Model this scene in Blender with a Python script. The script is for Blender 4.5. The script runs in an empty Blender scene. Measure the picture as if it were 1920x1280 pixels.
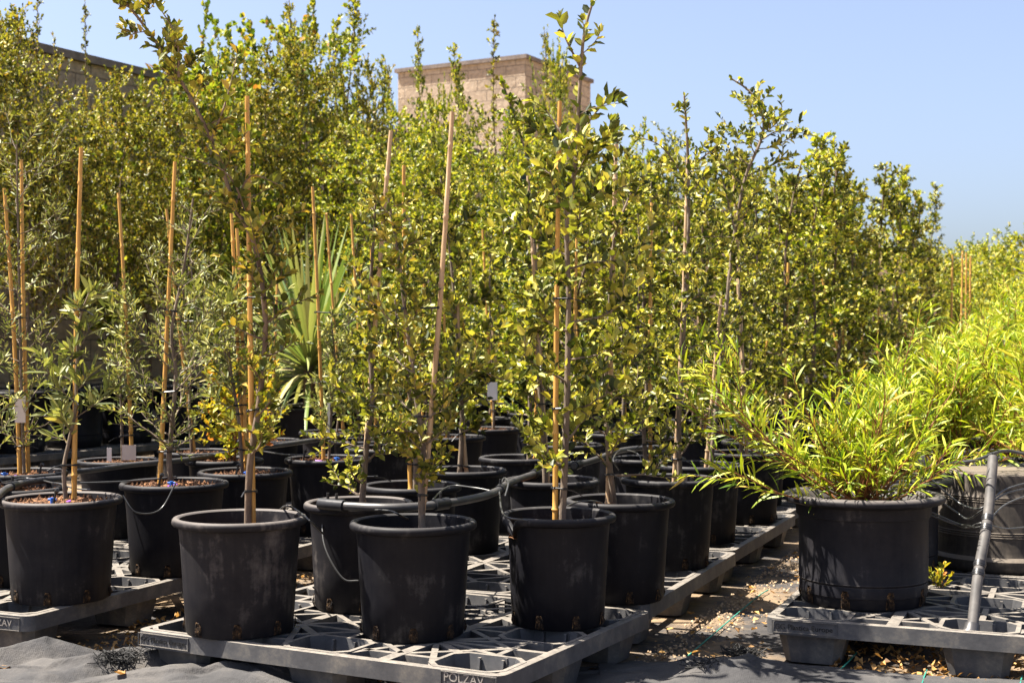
import bpy, math, random
import numpy as np
from mathutils import Vector, Matrix

# ------------------------------------------------------------------ camera, sky, sun, exposure
S = bpy.context.scene
C = S.collection
F = 2600.0                 # focal length in pixels of a 1920 wide frame
CAMH = 0.9585
HZ = 645.0
cam = bpy.data.cameras.new('camera')
cam.sensor_width = 36.0
cam.lens = F / 1920 * 36
cam.clip_start = 0.1
cam.clip_end = 600
cam.dof.use_dof = True
cam.dof.focus_distance = 4.4
cam.dof.aperture_fstop = 7.1
co = bpy.data.objects.new('camera', cam)
C.objects.link(co)
co.location = (0, 0, CAMH)
co.rotation_euler = (math.radians(90) + math.atan(5 / F), 0, 0)
S.camera = co

SUN_EL = math.radians(64)
SUN_H = Vector((-0.993, 0.115, 0)).normalized()
sunv = Vector((SUN_H.x * math.cos(SUN_EL), SUN_H.y * math.cos(SUN_EL), math.sin(SUN_EL)))
W = bpy.data.worlds.new('World')
S.world = W
W.use_nodes = True
wn = W.node_tree.nodes
bg = wn['Background']
sky = wn.new('ShaderNodeTexSky')
sky.sky_type = 'NISHITA'
sky.sun_disc = False
sky.sun_elevation = SUN_EL
sky.sun_rotation = math.atan2(SUN_H.x, SUN_H.y)
sky.air_density = 0.9
sky.dust_density = 3.0
sky.ozone_density = 3.4
hs = wn.new('ShaderNodeHueSaturation')
hs.inputs['Saturation'].default_value = 0.8
W.node_tree.links.new(sky.outputs[0], hs.inputs['Color'])
ml = wn.new('ShaderNodeMix')
ml.data_type = 'RGBA'; ml.blend_type = 'MULTIPLY'
ml.inputs[0].default_value = 1.0
ml.inputs[7].default_value = (0.97, 0.98, 1.05, 1)
W.node_tree.links.new(hs.outputs[0], ml.inputs[6])
W.node_tree.links.new(ml.outputs[2], bg.inputs[0])
bg.inputs[1].default_value = 0.052
sl = bpy.data.lights.new('sun', 'SUN')
sl.energy = 5.0
sl.angle = math.radians(0.5)
sl.color = (1.0, 0.93, 0.82)
so = bpy.data.objects.new('sun', sl)
C.objects.link(so)
so.rotation_euler = sunv.to_track_quat('Z', 'Y').to_euler()
so.location = (-6, 4, 12)
S.view_settings.view_transform = 'Standard'
S.view_settings.look = 'None'
S.view_settings.exposure = 2.2
S.view_settings.gamma = 1.0
S.cycles.max_bounces = 8
S.cycles.transparent_max_bounces = 4

# ------------------------------------------------------------------ helpers
def wp(px, py, Z):
    """world point seen at photo pixel (px, py) at depth Z"""
    return Vector(((px - 960) / F * Z, Z, CAMH - (py - HZ) / F * Z))

def zat(py, z):
    """depth at which height z projects to picture row py"""
    return F * (CAMH - z) / (py - HZ)

def empty(name, loc, label, cat, group=None, rz=0.0):
    o = bpy.data.objects.new(name, None)
    o.empty_display_size = 0.1
    C.objects.link(o)
    o.location = loc
    o.rotation_euler = (0, 0, rz)
    o['label'] = label
    o['category'] = cat
    if group:
        o['group'] = group
    return o

def tag(o, label, cat, group=None, kind=None):
    o['label'] = label
    o['category'] = cat
    if group:
        o['group'] = group
    if kind:
        o['kind'] = kind
    return o

def copy_tree(o, parent=None):
    c = o.copy()
    C.objects.link(c)
    if parent is not None:
        c.parent = parent
    for ch in KIDS.get(o.name, []):
        copy_tree(ch, c)
    return c
KIDS = {}

def link(name, me, parent=None):
    o = bpy.data.objects.new(name, me)
    C.objects.link(o)
    if parent is not None:
        o.parent = parent
        KIDS.setdefault(parent.name, []).append(o)
    return o

class MB:
    def __init__(self):
        self.v = []
        self.f = []
    def add(self, vs, fs):
        n = len(self.v)
        self.v.extend([tuple(x) for x in vs])
        self.f.extend([tuple(i + n for i in f) for f in fs])
        return self
    def box(self, x0, x1, y0, y1, z0, z1):
        vs = [(x, y, z) for z in (z0, z1) for y in (y0, y1) for x in (x0, x1)]
        return self.add(vs, [(0, 2, 3, 1), (4, 5, 7, 6), (0, 1, 5, 4), (2, 6, 7, 3), (0, 4, 6, 2), (1, 3, 7, 5)])
    def bar(self, a, b, w, z0, z1):
        a = Vector((a[0], a[1], 0)); b = Vector((b[0], b[1], 0))
        d = (b - a).normalized()
        n = Vector((-d.y, d.x, 0)) * w / 2
        q = [a - n, b - n, b + n, a + n]
        t = [Vector((p.x, p.y, z0)) for p in q] + [Vector((p.x - 0, p.y, z1)) for p in q]
        return self.add(t, [(3, 2, 1, 0), (4, 5, 6, 7), (0, 1, 5, 4), (1, 2, 6, 5), (2, 3, 7, 6), (3, 0, 4, 7)])
    def tube(self, pts, rad, n=7, cap=True):
        pts = [Vector(p) for p in pts]
        m = len(pts)
        if not hasattr(rad, '__len__'):
            rad = [rad] * m
        vs, fs = [], []
        u = None
        for i in range(m):
            d = (pts[min(i + 1, m - 1)] - pts[max(i - 1, 0)])
            if d.length < 1e-9:
                d = Vector((0, 0, 1))
            d.normalize()
            if u is None:
                u = d.orthogonal().normalized()
            else:
                u = u - d * u.dot(d)
                u = u.normalized() if u.length > 1e-6 else d.orthogonal().normalized()
            w = d.cross(u)
            for k in range(n):
                a = 2 * math.pi * k / n
                vs.append(pts[i] + (u * math.cos(a) + w * math.sin(a)) * rad[i])
        for i in range(m - 1):
            for k in range(n):
                k2 = (k + 1) % n
                fs.append((i * n + k, i * n + k2, (i + 1) * n + k2, (i + 1) * n + k))
        if cap:
            fs.append(tuple(range(n - 1, -1, -1)))
            fs.append(tuple((m - 1) * n + k for k in range(n)))
        return self.add(vs, fs)
    def lathe(self, prof, n=48, warp=None):
        vs, fs = [], []
        m = len(prof)
        for i, (r, z) in enumerate(prof):
            for k in range(n):
                a = 2 * math.pi * k / n
                p = (r * math.cos(a), r * math.sin(a), z)
                if warp:
                    p = warp(p, a, i)
                vs.append(p)
        for i in range(m - 1):
            for k in range(n):
                k2 = (k + 1) % n
                fs.append((i * n + k, i * n + k2, (i + 1) * n + k2, (i + 1) * n + k))
        fs.append(tuple(range(n - 1, -1, -1)))
        fs.append(tuple((m - 1) * n + k for k in range(n)))
        return self.add(vs, fs)
    def mesh(self, name, mat, smooth=None):
        me = bpy.data.meshes.new(name)
        me.from_pydata(self.v, [], self.f)
        me.materials.append(mat)
        if smooth is not None:
            me.shade_smooth()
            me.set_sharp_from_angle(angle=math.radians(smooth))
        me.update()
        return me
    def build(self, name, mat, parent=None, smooth=None):
        return link(name, self.mesh(name, mat, smooth), parent)

def poly_mesh(name, V, Fc, mat, smooth=False):
    """V (N,3) array, Fc (M,k) array of equal sized polygons"""
    me = bpy.data.meshes.new(name)
    V = np.ascontiguousarray(V, dtype=np.float32)
    Fc = np.ascontiguousarray(Fc, dtype=np.int32)
    M, k = Fc.shape
    me.vertices.add(len(V))
    me.vertices.foreach_set('co', V.ravel())
    me.loops.add(M * k)
    me.loops.foreach_set('vertex_index', Fc.ravel())
    me.polygons.add(M)
    me.polygons.foreach_set('loop_start', np.arange(0, M * k, k, dtype=np.int32))
    me.polygons.foreach_set('loop_total', np.full(M, k, dtype=np.int32))
    if smooth:
        me.polygons.foreach_set('use_smooth', np.ones(M, dtype=bool))
    me.materials.append(mat)
    me.update(calc_edges=True)
    return me

def smooth_path(pts, per=6):
    """Catmull-Rom through the points"""
    P = [np.array(p, float) for p in pts]
    if len(P) < 3:
        return [Vector(p) for p in P]
    P = [2 * P[0] - P[1]] + P + [2 * P[-1] - P[-2]]
    out = []
    for i in range(1, len(P) - 2):
        for j in range(per):
            t = j / per
            a, b, c, d = P[i - 1], P[i], P[i + 1], P[i + 2]
            out.append(Vector(0.5 * ((2 * b) + (-a + c) * t + (2 * a - 5 * b + 4 * c - d) * t * t + (-a + 3 * b - 3 * c + d) * t ** 3)))
    out.append(Vector(P[-2]))
    return out

# ------------------------------------------------------------------ materials
def newmat(name):
    m = bpy.data.materials.new(name)
    m.use_nodes = True
    nt = m.node_tree
    return m, nt, nt.nodes['Principled BSDF']

def N(nt, t, **kw):
    n = nt.nodes.new(t)
    for k, v in kw.items():
        if k in n.inputs:
            n.inputs[k].default_value = v
        else:
            setattr(n, k, v)
    return n

def ramp(nt, src, stops):
    r = nt.nodes.new('ShaderNodeValToRGB')
    el = r.color_ramp.elements
    while len(el) < len(stops):
        el.new(0.5)
    for e, (p, c) in zip(el, stops):
        e.position = p
        e.color = (c[0], c[1], c[2], 1)
    nt.links.new(src, r.inputs[0])
    return r

def leaf_mat(name, cols, trans, rough=0.45, tw=0.4, spec=0.4):
    m, nt, b = newmat(name)
    g = N(nt, 'ShaderNodeNewGeometry')
    r = ramp(nt, g.outputs['Random Per Island'], cols)
    nt.links.new(r.outputs[0], b.inputs['Base Color'])
    b.inputs['Roughness'].default_value = rough
    b.inputs['Specular IOR Level'].default_value = spec
    t = N(nt, 'ShaderNodeBsdfTranslucent')
    mx = N(nt, 'ShaderNodeMix', data_type='RGBA', blend_type='MULTIPLY')
    mx.inputs[0].default_value = 1.0
    nt.links.new(r.outputs[0], mx.inputs[6])
    mx.inputs[7].default_value = (trans[0], trans[1], trans[2], 1)
    nt.links.new(mx.outputs[2], t.inputs[0])
    ms = N(nt, 'ShaderNodeMixShader')
    ms.inputs[0].default_value = tw
    nt.links.new(b.outputs[0], ms.inputs[1])
    nt.links.new(t.outputs[0], ms.inputs[2])
    nt.links.new(ms.outputs[0], nt.nodes['Material Output'].inputs[0])
    return m

def noise_mat(name, stops, scale, rough=0.8, detail=6, bump=0.0, bscale=None, coord='Object', stretch=(1, 1, 1), spec=0.3, bdist=0.01):
    m, nt, b = newmat(name)
    tc = N(nt, 'ShaderNodeTexCoord')
    mp = N(nt, 'ShaderNodeMapping')
    mp.inputs['Scale'].default_value = stretch
    nt.links.new(tc.outputs[coord], mp.inputs[0])
    nz = N(nt, 'ShaderNodeTexNoise', Scale=scale, Detail=detail, Roughness=0.62)
    nt.links.new(mp.outputs[0], nz.inputs['Vector'])
    r = ramp(nt, nz.outputs[0], stops)
    nt.links.new(r.outputs[0], b.inputs['Base Color'])
    b.inputs['Roughness'].default_value = rough
    b.inputs['Specular IOR Level'].default_value = spec
    if bump:
        n2 = N(nt, 'ShaderNodeTexNoise', Scale=bscale or scale * 3, Detail=5)
        nt.links.new(mp.outputs[0], n2.inputs['Vector'])
        bp = N(nt, 'ShaderNodeBump', Strength=bump, Distance=bdist)
        nt.links.new(n2.outputs[0], bp.inputs['Height'])
        nt.links.new(bp.outputs[0], b.inputs['Normal'])
    return m

M = {}
M['oak'] = leaf_mat('oak_leaf', [(0.0, (0.016, 0.026, 0.006)), (0.35, (0.085, 0.1, 0.016)), (0.75, (0.31, 0.3, 0.045)), (1.0, (0.54, 0.45, 0.1))], (1.3, 1.4, 0.5), 0.47, 0.24, 0.3)
M['oak_yellow'] = leaf_mat('oak_leaf_yellowing', [(0.0, (0.03, 0.045, 0.008)), (0.4, (0.12, 0.13, 0.02)), (0.85, (0.3, 0.27, 0.05)), (1.0, (0.42, 0.28, 0.05))], (1.3, 1.3, 0.5), 0.5, 0.22, 0.25)
M['oak_bright'] = leaf_mat('oak_leaf_bright', [(0.0, (0.018, 0.036, 0.006)), (0.32, (0.115, 0.15, 0.014)), (0.76, (0.37, 0.38, 0.04)), (1.0, (0.58, 0.45, 0.07))], (1.4, 1.45, 0.5), 0.47, 0.27, 0.3)
M['tree_small'] = leaf_mat('dense_tree_leaf', [(0.0, (0.012, 0.02, 0.005)), (0.36, (0.095, 0.105, 0.014)), (0.78, (0.4, 0.37, 0.055)), (1.0, (0.34, 0.2, 0.05))], (1.4, 1.45, 0.5), 0.47, 0.24, 0.3)
M['heart'] = leaf_mat('heart_leaf', [(0.0, (0.05, 0.09, 0.012)), (0.5, (0.18, 0.22, 0.022)), (0.9, (0.38, 0.36, 0.05)), (1.0, (0.3, 0.12, 0.035))], (1.4, 1.4, 0.6), 0.5, 0.35, 0.25)
M['olive'] = leaf_mat('olive_leaf', [(0.0, (0.05, 0.065, 0.018)), (0.5, (0.16, 0.175, 0.05)), (0.85, (0.33, 0.32, 0.11)), (1.0, (0.42, 0.35, 0.09))], (1.2, 1.25, 0.6), 0.48, 0.24, 0.25)
M['willow'] = leaf_mat('willow_leaf', [(0.0, (0.07, 0.13, 0.01)), (0.3, (0.19, 0.26, 0.016)), (0.75, (0.37, 0.4, 0.03)), (0.94, (0.52, 0.48, 0.08)), (1.0, (0.4, 0.26, 0.06))], (1.3, 1.3, 0.5), 0.45, 0.32, 0.25)
M['yucca'] = leaf_mat('yucca_leaf', [(0.0, (0.06, 0.1, 0.025)), (0.5, (0.15, 0.2, 0.05)), (0.85, (0.34, 0.33, 0.12)), (1.0, (0.45, 0.38, 0.18))], (1.2, 1.25, 0.7), 0.45, 0.22, 0.3)
M['red_shoot'] = leaf_mat('new_shoot_leaf', [(0.0, (0.12, 0.15, 0.02)), (0.5, (0.3, 0.28, 0.025)), (0.88, (0.5, 0.38, 0.02)), (1.0, (0.55, 0.16, 0.05))], (1.3, 1.3, 0.7), 0.5, 0.3, 0.25)
M['bark'] = noise_mat('bark', [(0.3, (0.07, 0.045, 0.03)), (0.7, (0.2, 0.145, 0.1))], 30, 0.9, bump=0.4, stretch=(1, 1, 0.3))
M['bark_grey'] = noise_mat('bark_grey', [(0.3, (0.07, 0.05, 0.037)), (0.7, (0.21, 0.165, 0.12))], 30, 0.9, bump=0.4, stretch=(1, 1, 0.3))
M['twig_red'] = noise_mat('twig_red', [(0.3, (0.1, 0.03, 0.015)), (0.7, (0.26, 0.11, 0.03))], 20, 0.7)
M['bamboo'] = noise_mat('bamboo', [(0.25, (0.32, 0.16, 0.035)), (0.6, (0.52, 0.29, 0.07)), (0.8, (0.6, 0.38, 0.12))], 12, 0.45, stretch=(6, 6, 0.6), spec=0.4)
M['bamboo_grey'] = noise_mat('bamboo_weathered', [(0.25, (0.25, 0.16, 0.09)), (0.6, (0.42, 0.29, 0.17)), (0.8, (0.52, 0.4, 0.26))], 12, 0.6, stretch=(6, 6, 0.6))
M['tie'] = noise_mat('tie_plastic', [(0.3, (0.008, 0.008, 0.009)), (0.7, (0.02, 0.02, 0.022))], 30, 0.4)
M['hose'] = noise_mat('hose_plastic', [(0.3, (0.02, 0.02, 0.022)), (0.7, (0.06, 0.056, 0.055))], 9, 0.42, spec=0.45)
M['drip'] = noise_mat('drip_tube', [(0.3, (0.02, 0.02, 0.02)), (0.7, (0.05, 0.05, 0.05))], 9, 0.35, spec=0.5)
M['purple'] = noise_mat('purple_plastic', [(0.3, (0.2, 0.06, 0.36)), (0.7, (0.3, 0.11, 0.48))], 9, 0.4)
M['blue'] = noise_mat('blue_plastic', [(0.3, (0.02, 0.09, 0.4)), (0.7, (0.04, 0.17, 0.55))], 9, 0.4)
M['white'] = noise_mat('white_plastic', [(0.3, (0.6, 0.57, 0.53)), (0.7, (0.75, 0.72, 0.68))], 9, 0.5)
M['tag_pale'] = noise_mat('tag_card', [(0.3, (0.5, 0.42, 0.36)), (0.7, (0.62, 0.54, 0.47))], 9, 0.6)
M['soil'] = noise_mat('bark_soil', [(0.36, (0.02, 0.009, 0.005)), (0.5, (0.11, 0.047, 0.02)), (0.66, (0.27, 0.135, 0.06))], 60, 0.95, bump=0.9, bscale=110, bdist=0.02)
M['clump'] = noise_mat('soil_crumb', [(0.3, (0.12, 0.055, 0.025)), (0.7, (0.34, 0.17, 0.08))], 60, 0.95)
M['root'] = noise_mat('root_fill', [(0.4, (0.004, 0.003, 0.003)), (0.56, (0.04, 0.022, 0.01)), (0.72, (0.22, 0.125, 0.05))], 70, 0.95, bump=0.6)

def pot_mat(name, base, dust, amt, updust=.3):
    m, nt, b = newmat(name)
    tc = N(nt, 'ShaderNodeTexCoord')
    oi = N(nt, 'ShaderNodeObjectInfo')
    va = N(nt, 'ShaderNodeVectorMath', operation='MULTIPLY_ADD')
    nt.links.new(oi.outputs['Random'], va.inputs[0])
    va.inputs[1].default_value = (13, 17, 7)
    nt.links.new(tc.outputs['Object'], va.inputs[2])
    n1 = N(nt, 'ShaderNodeTexNoise', Scale=7.0, Detail=9, Roughness=0.7)
    nt.links.new(va.outputs[0], n1.inputs['Vector'])
    mp = N(nt, 'ShaderNodeMapping')
    mp.inputs['Scale'].default_value = (60, 60, 6)
    nt.links.new(va.outputs[0], mp.inputs[0])
    n2 = N(nt, 'ShaderNodeTexNoise', Scale=1.0, Detail=4)
    nt.links.new(mp.outputs[0], n2.inputs['Vector'])
    ad = N(nt, 'ShaderNodeMath', operation='MULTIPLY_ADD')
    nt.links.new(n2.outputs[0], ad.inputs[0])
    ad.inputs[1].default_value = 0.35
    nt.links.new(n1.outputs[0], ad.inputs[2])
    a2 = N(nt, 'ShaderNodeMath', operation='MULTIPLY_ADD')
    nt.links.new(oi.outputs['Random'], a2.inputs[0])
    a2.inputs[1].default_value = 0.09
    nt.links.new(ad.outputs[0], a2.inputs[2])
    a3 = N(nt, 'ShaderNodeMath', operation='SUBTRACT')
    nt.links.new(a2.outputs[0], a3.inputs[0])
    a3.inputs[1].default_value = 0.07
    r = ramp(nt, a3.outputs[0], [(0.5, base), (0.72, [base[i] * (1 - amt) + dust[i] * amt for i in range(3)]), (0.95, [base[i] * 0.4 + dust[i] * 0.6 for i in range(3)])])
    g = N(nt, 'ShaderNodeNewGeometry')
    sx = N(nt, 'ShaderNodeSeparateXYZ')
    nt.links.new(g.outputs['Normal'], sx.inputs[0])
    mr = N(nt, 'ShaderNodeMapRange')
    mr.inputs[1].default_value = 0.25; mr.inputs[2].default_value = 1.0
    mr.inputs[3].default_value = 0.0; mr.inputs[4].default_value = updust
    nt.links.new(sx.outputs[2], mr.inputs[0])
    mx = N(nt, 'ShaderNodeMix', data_type='RGBA')
    nt.links.new(mr.outputs[0], mx.inputs[0])
    nt.links.new(r.outputs[0], mx.inputs[6])
    mx.inputs[7].default_value = (dust[0] * 1.0, dust[1] * 1.0, dust[2] * 1.0, 1)
    nt.links.new(mx.outputs[2], b.inputs['Base Color'])
    rr = N(nt, 'ShaderNodeMapRange')
    rr.inputs[3].default_value = 0.38; rr.inputs[4].default_value = 0.68
    nt.links.new(n1.outputs[0], rr.inputs[0])
    nt.links.new(rr.outputs[0], b.inputs['Roughness'])
    b.inputs['Specular IOR Level'].default_value = 0.1
    bp = N(nt, 'ShaderNodeBump', Strength=0.12, Distance=0.004)
    nt.links.new(n1.outputs[0], bp.inputs['Height'])
    nt.links.new(bp.outputs[0], b.inputs['Normal'])
    return m
M['pot'] = pot_mat('pot_plastic', (0.0055, 0.0056, 0.008), (0.1, 0.094, 0.09), 0.05, .3)
M['pot_dusty'] = pot_mat('pot_plastic_dusty', (0.009, 0.009, 0.0118), (0.15, 0.132, 0.12), 0.06, .6)
M['pot_faded'] = pot_mat('pot_plastic_faded', (0.026, 0.0235, 0.022), (0.2, 0.165, 0.13), 0.16, .45)

def pallet_mat():
    m, nt, b = newmat('pallet_plastic')
    tc = N(nt, 'ShaderNodeTexCoord')
    n1 = N(nt, 'ShaderNodeTexNoise', Scale=9.0, Detail=9, Roughness=0.7)
    nt.links.new(tc.outputs['Object'], n1.inputs['Vector'])
    side = ramp(nt, n1.outputs[0], [(0.3, (0.036, 0.037, 0.041)), (0.5, (0.066, 0.065, 0.067)), (0.62, (0.12, 0.11, 0.098)), (0.75, (0.23, 0.2, 0.165))])
    n3 = N(nt, 'ShaderNodeTexNoise', Scale=40.0, Detail=5, Roughness=0.7)
    nt.links.new(tc.outputs['Object'], n3.inputs['Vector'])
    top = ramp(nt, n3.outputs[0], [(0.3, (0.085, 0.077, 0.069)), (0.7, (0.19, 0.168, 0.142))])
    g = N(nt, 'ShaderNodeNewGeometry')
    sx = N(nt, 'ShaderNodeSeparateXYZ')
    nt.links.new(g.outputs['Normal'], sx.inputs[0])
    mr = N(nt, 'ShaderNodeMapRange')
    mr.inputs[1].default_value = 0.4; mr.inputs[2].default_value = 0.9
    nt.links.new(sx.outputs[2], mr.inputs[0])
    mx = N(nt, 'ShaderNodeMix', data_type='RGBA')
    nt.links.new(mr.outputs[0], mx.inputs[0])
    nt.links.new(side.outputs[0], mx.inputs[6])
    nt.links.new(top.outputs[0], mx.inputs[7])
    nt.links.new(mx.outputs[2], b.inputs['Base Color'])
    b.inputs['Roughness'].default_value = 0.55
    b.inputs['Specular IOR Level'].default_value = 0.3
    bp = N(nt, 'ShaderNodeBump', Strength=0.15, Distance=0.004)
    nt.links.new(n3.outputs[0], bp.inputs['Height'])
    nt.links.new(bp.outputs[0], b.inputs['Normal'])
    return m
M['pallet'] = pallet_mat()
M['letter'] = noise_mat('letter_plastic', [(0.3, (0.006, 0.006, 0.007)), (0.7, (0.02, 0.019, 0.018))], 30, 0.7)
M['hose_dusty'] = noise_mat('hose_plastic_dusty', [(0.3, (0.03, 0.029, 0.029)), (0.55, (0.07, 0.064, 0.06)), (0.75, (0.15, 0.13, 0.11))], 14, 0.65, detail=8, spec=0.3)
M['letter_pale'] = noise_mat('letter_pale', [(0.3, (0.2, 0.18, 0.16)), (0.7, (0.3, 0.27, 0.24))], 30, 0.6)

def block_mat(name, c0, c1, mortar):
    m, nt, b = newmat(name)
    tc = N(nt, 'ShaderNodeTexCoord')
    br = N(nt, 'ShaderNodeTexBrick')
    br.inputs['Scale'].default_value = 1.0
    br.inputs['Brick Width'].default_value = 0.4
    br.inputs['Row Height'].default_value = 0.2
    br.inputs['Mortar Size'].default_value = 0.008
    br.inputs['Mortar Smooth'].default_value = 0.3
    br.inputs['Color1'].default_value = (*c0, 1)
    br.inputs['Color2'].default_value = (*c1, 1)
    br.inputs['Mortar'].default_value = (*mortar, 1)
    nt.links.new(tc.outputs['UV'], br.inputs['Vector'])
    nz = N(nt, 'ShaderNodeTexNoise', Scale=14.0, Detail=8, Roughness=0.7)
    nt.links.new(tc.outputs['Object'], nz.inputs['Vector'])
    r = ramp(nt, nz.outputs[0], [(0.25, (0.55, 0.55, 0.55)), (0.75, (1.25, 1.25, 1.25))])
    mx = N(nt, 'ShaderNodeMix', data_type='RGBA', blend_type='MULTIPLY')
    mx.inputs[0].default_value = 1.0
    nt.links.new(br.outputs[0], mx.inputs[6])
    nt.links.new(r.outputs[0], mx.inputs[7])
    nt.links.new(mx.outputs[2], b.inputs['Base Color'])
    n5 = N(nt, 'ShaderNodeTexNoise', Scale=0.9, Detail=6, Roughness=0.6)
    nt.links.new(tc.outputs['Object'], n5.inputs['Vector'])
    r5 = ramp(nt, n5.outputs[0], [(0.3, (0.72, 0.7, 0.68)), (0.65, (1.15, 1.15, 1.15))])
    m5 = N(nt, 'ShaderNodeMix', data_type='RGBA', blend_type='MULTIPLY')
    m5.inputs[0].default_value = 1.0
    nt.links.new(mx.outputs[2], m5.inputs[6])
    nt.links.new(r5.outputs[0], m5.inputs[7])
    nt.links.new(m5.outputs[2], b.inputs['Base Color'])
    b.inputs['Roughness'].default_value = 0.95
    ad = N(nt, 'ShaderNodeMath', operation='MULTIPLY_ADD')
    nt.links.new(br.outputs['Fac'], ad.inputs[0])
    ad.inputs[1].default_value = -0.8
    nt.links.new(nz.outputs[0], ad.inputs[2])
    bp = N(nt, 'ShaderNodeBump', Strength=0.9, Distance=0.03)
    nt.links.new(ad.outputs[0], bp.inputs['Height'])
    nt.links.new(bp.outputs[0], b.inputs['Normal'])
    return m
M['block'] = block_mat('split_block', (0.4, 0.32, 0.235), (0.35, 0.275, 0.2), (0.22, 0.17, 0.125))
M['coping'] = noise_mat('coping_concrete', [(0.3, (0.1, 0.08, 0.07)), (0.7, (0.19, 0.16, 0.14))], 8, 0.9)

def fabric_mat(name, base):
    m, nt, b = newmat(name)
    tc = N(nt, 'ShaderNodeTexCoord')
    n1 = N(nt, 'ShaderNodeTexNoise', Scale=1.7, Detail=9, Roughness=0.68)
    nt.links.new(tc.outputs['Object'], n1.inputs['Vector'])
    r = ramp(nt, n1.outputs[0], base)
    nt.links.new(r.outputs[0], b.inputs['Base Color'])
    b.inputs['Roughness'].default_value = 0.85
    b.inputs['Specular IOR Level'].default_value = 0.2
    mp = N(nt, 'ShaderNodeMapping')
    nt.links.new(tc.outputs['Object'], mp.inputs[0])
    w1 = N(nt, 'ShaderNodeTexWave', Scale=60.0, Distortion=0.6)
    nt.links.new(mp.outputs[0], w1.inputs['Vector'])
    n2 = N(nt, 'ShaderNodeTexNoise', Scale=22.0, Detail=8, Roughness=0.7)
    nt.links.new(tc.outputs['Object'], n2.inputs['Vector'])
    ad = N(nt, 'ShaderNodeMath', operation='MULTIPLY_ADD')
    nt.links.new(w1.outputs['Fac'], ad.inputs[0])
    ad.inputs[1].default_value = 0.03
    nt.links.new(n2.outputs[0], ad.inputs[2])
    bp = N(nt, 'ShaderNodeBump', Strength=0.5, Distance=0.02)
    nt.links.new(ad.outputs[0], bp.inputs['Height'])
    nt.links.new(bp.outputs[0], b.inputs['Normal'])
    return m
M['fabric'] = fabric_mat('weed_fabric', [(0.3, (0.02, 0.02, 0.023)), (0.44, (0.045, 0.041, 0.039)), (0.52, (0.13, 0.095, 0.062)), (0.66, (0.27, 0.18, 0.1))])
M['fabric_grey'] = fabric_mat('weed_fabric_grey', [(0.3, (0.016, 0.016, 0.018)), (0.48, (0.04, 0.039, 0.04)), (0.6, (0.075, 0.069, 0.064)), (0.72, (0.14, 0.115, 0.085))])
M['thread'] = noise_mat('green_thread', [(0.3, (0.01, 0.12, 0.09)), (0.7, (0.03, 0.24, 0.18))], 9, 0.7)
M['fray'] = noise_mat('frayed_thread', [(0.3, (0.006, 0.006, 0.006)), (0.7, (0.025, 0.024, 0.023))], 9, 0.8)
M['sand'] = noise_mat('sandy_ground', [(0.3, (0.24, 0.165, 0.1)), (0.5, (0.36, 0.26, 0.165)), (0.7, (0.46, 0.345, 0.23))], 3, 0.95, detail=10, bump=0.5, bscale=30)
M['litter'] = leaf_mat('dry_leaf', [(0.0, (0.1, 0.05, 0.015)), (0.5, (0.3, 0.16, 0.05)), (1.0, (0.5, 0.3, 0.1))], (1.2, 1.1, 0.8), 0.7, 0.25)
M['gravel'] = leaf_mat('gravel_stone', [(0.0, (0.09, 0.06, 0.035)), (0.5, (0.2, 0.14, 0.085)), (1.0, (0.34, 0.25, 0.16))], (1, 1, 1), 0.9, 0.0)

# ------------------------------------------------------------------ ground
GA = math.radians(22.5)                     # direction of the pallet rows
def st(s, t, z=0.0):
    """row coordinates: s across (to the right), t along the rows (away)"""
    return Vector((s * math.cos(GA) + t * math.sin(GA), -s * math.sin(GA) + t * math.cos(GA), z))

def grid_sheet(name, x0, x1, y0, y1, nx, ny, zf, mat, kind='structure', thick=None):
    xs = np.linspace(x0, x1, nx + 1); ys = np.linspace(y0, y1, ny + 1)
    X, Y = np.meshgrid(xs, ys)
    Zv = zf(X, Y)
    V = np.stack([X.ravel(), Y.ravel(), Zv.ravel()], 1)
    i = np.arange(nx)[None, :] + (np.arange(ny) * (nx + 1))[:, None]
    i = i.ravel()
    Fc = np.stack([i, i + 1, i + nx + 2, i + nx + 1], 1)
    o = link(name, poly_mesh(name, V, Fc, mat, True))
    if kind:
        o['kind'] = kind
    return o

def vnoise(X, Y, sc, seed=0):
    r = np.random.RandomState(seed)
    out = np.zeros_like(X)
    for k in range(9):
        a = r.uniform(0, 2 * math.pi); f = sc * r.uniform(0.5, 2.2); p = r.uniform(0, 6.28)
        out += np.sin((X * math.cos(a) + Y * math.sin(a)) * f + p) / (0.6 + f / sc)
    return out / 5.0

grid_sheet('ground', -150, 150, -30, 320, 6, 6, lambda X, Y: X * 0 - 0.012, M['sand'])
grid_sheet('weed_fabric', -9, 9, 1.5, 22, 260, 300, lambda X, Y: 0.004 + 0.006 * (vnoise(X, Y, 5, 3) + 0.4 * np.abs(vnoise(X, Y, 16, 4))), M['fabric'])

def ridged(X, Y, sc, seed):
    return np.clip(1 - 2.2 * np.abs(vnoise(X, Y, sc, seed)), 0, 1) ** 2

def folds(u):
    f = u - np.floor(u)
    return np.where(f < .82, f / .82, (1 - f) / .18)
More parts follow.
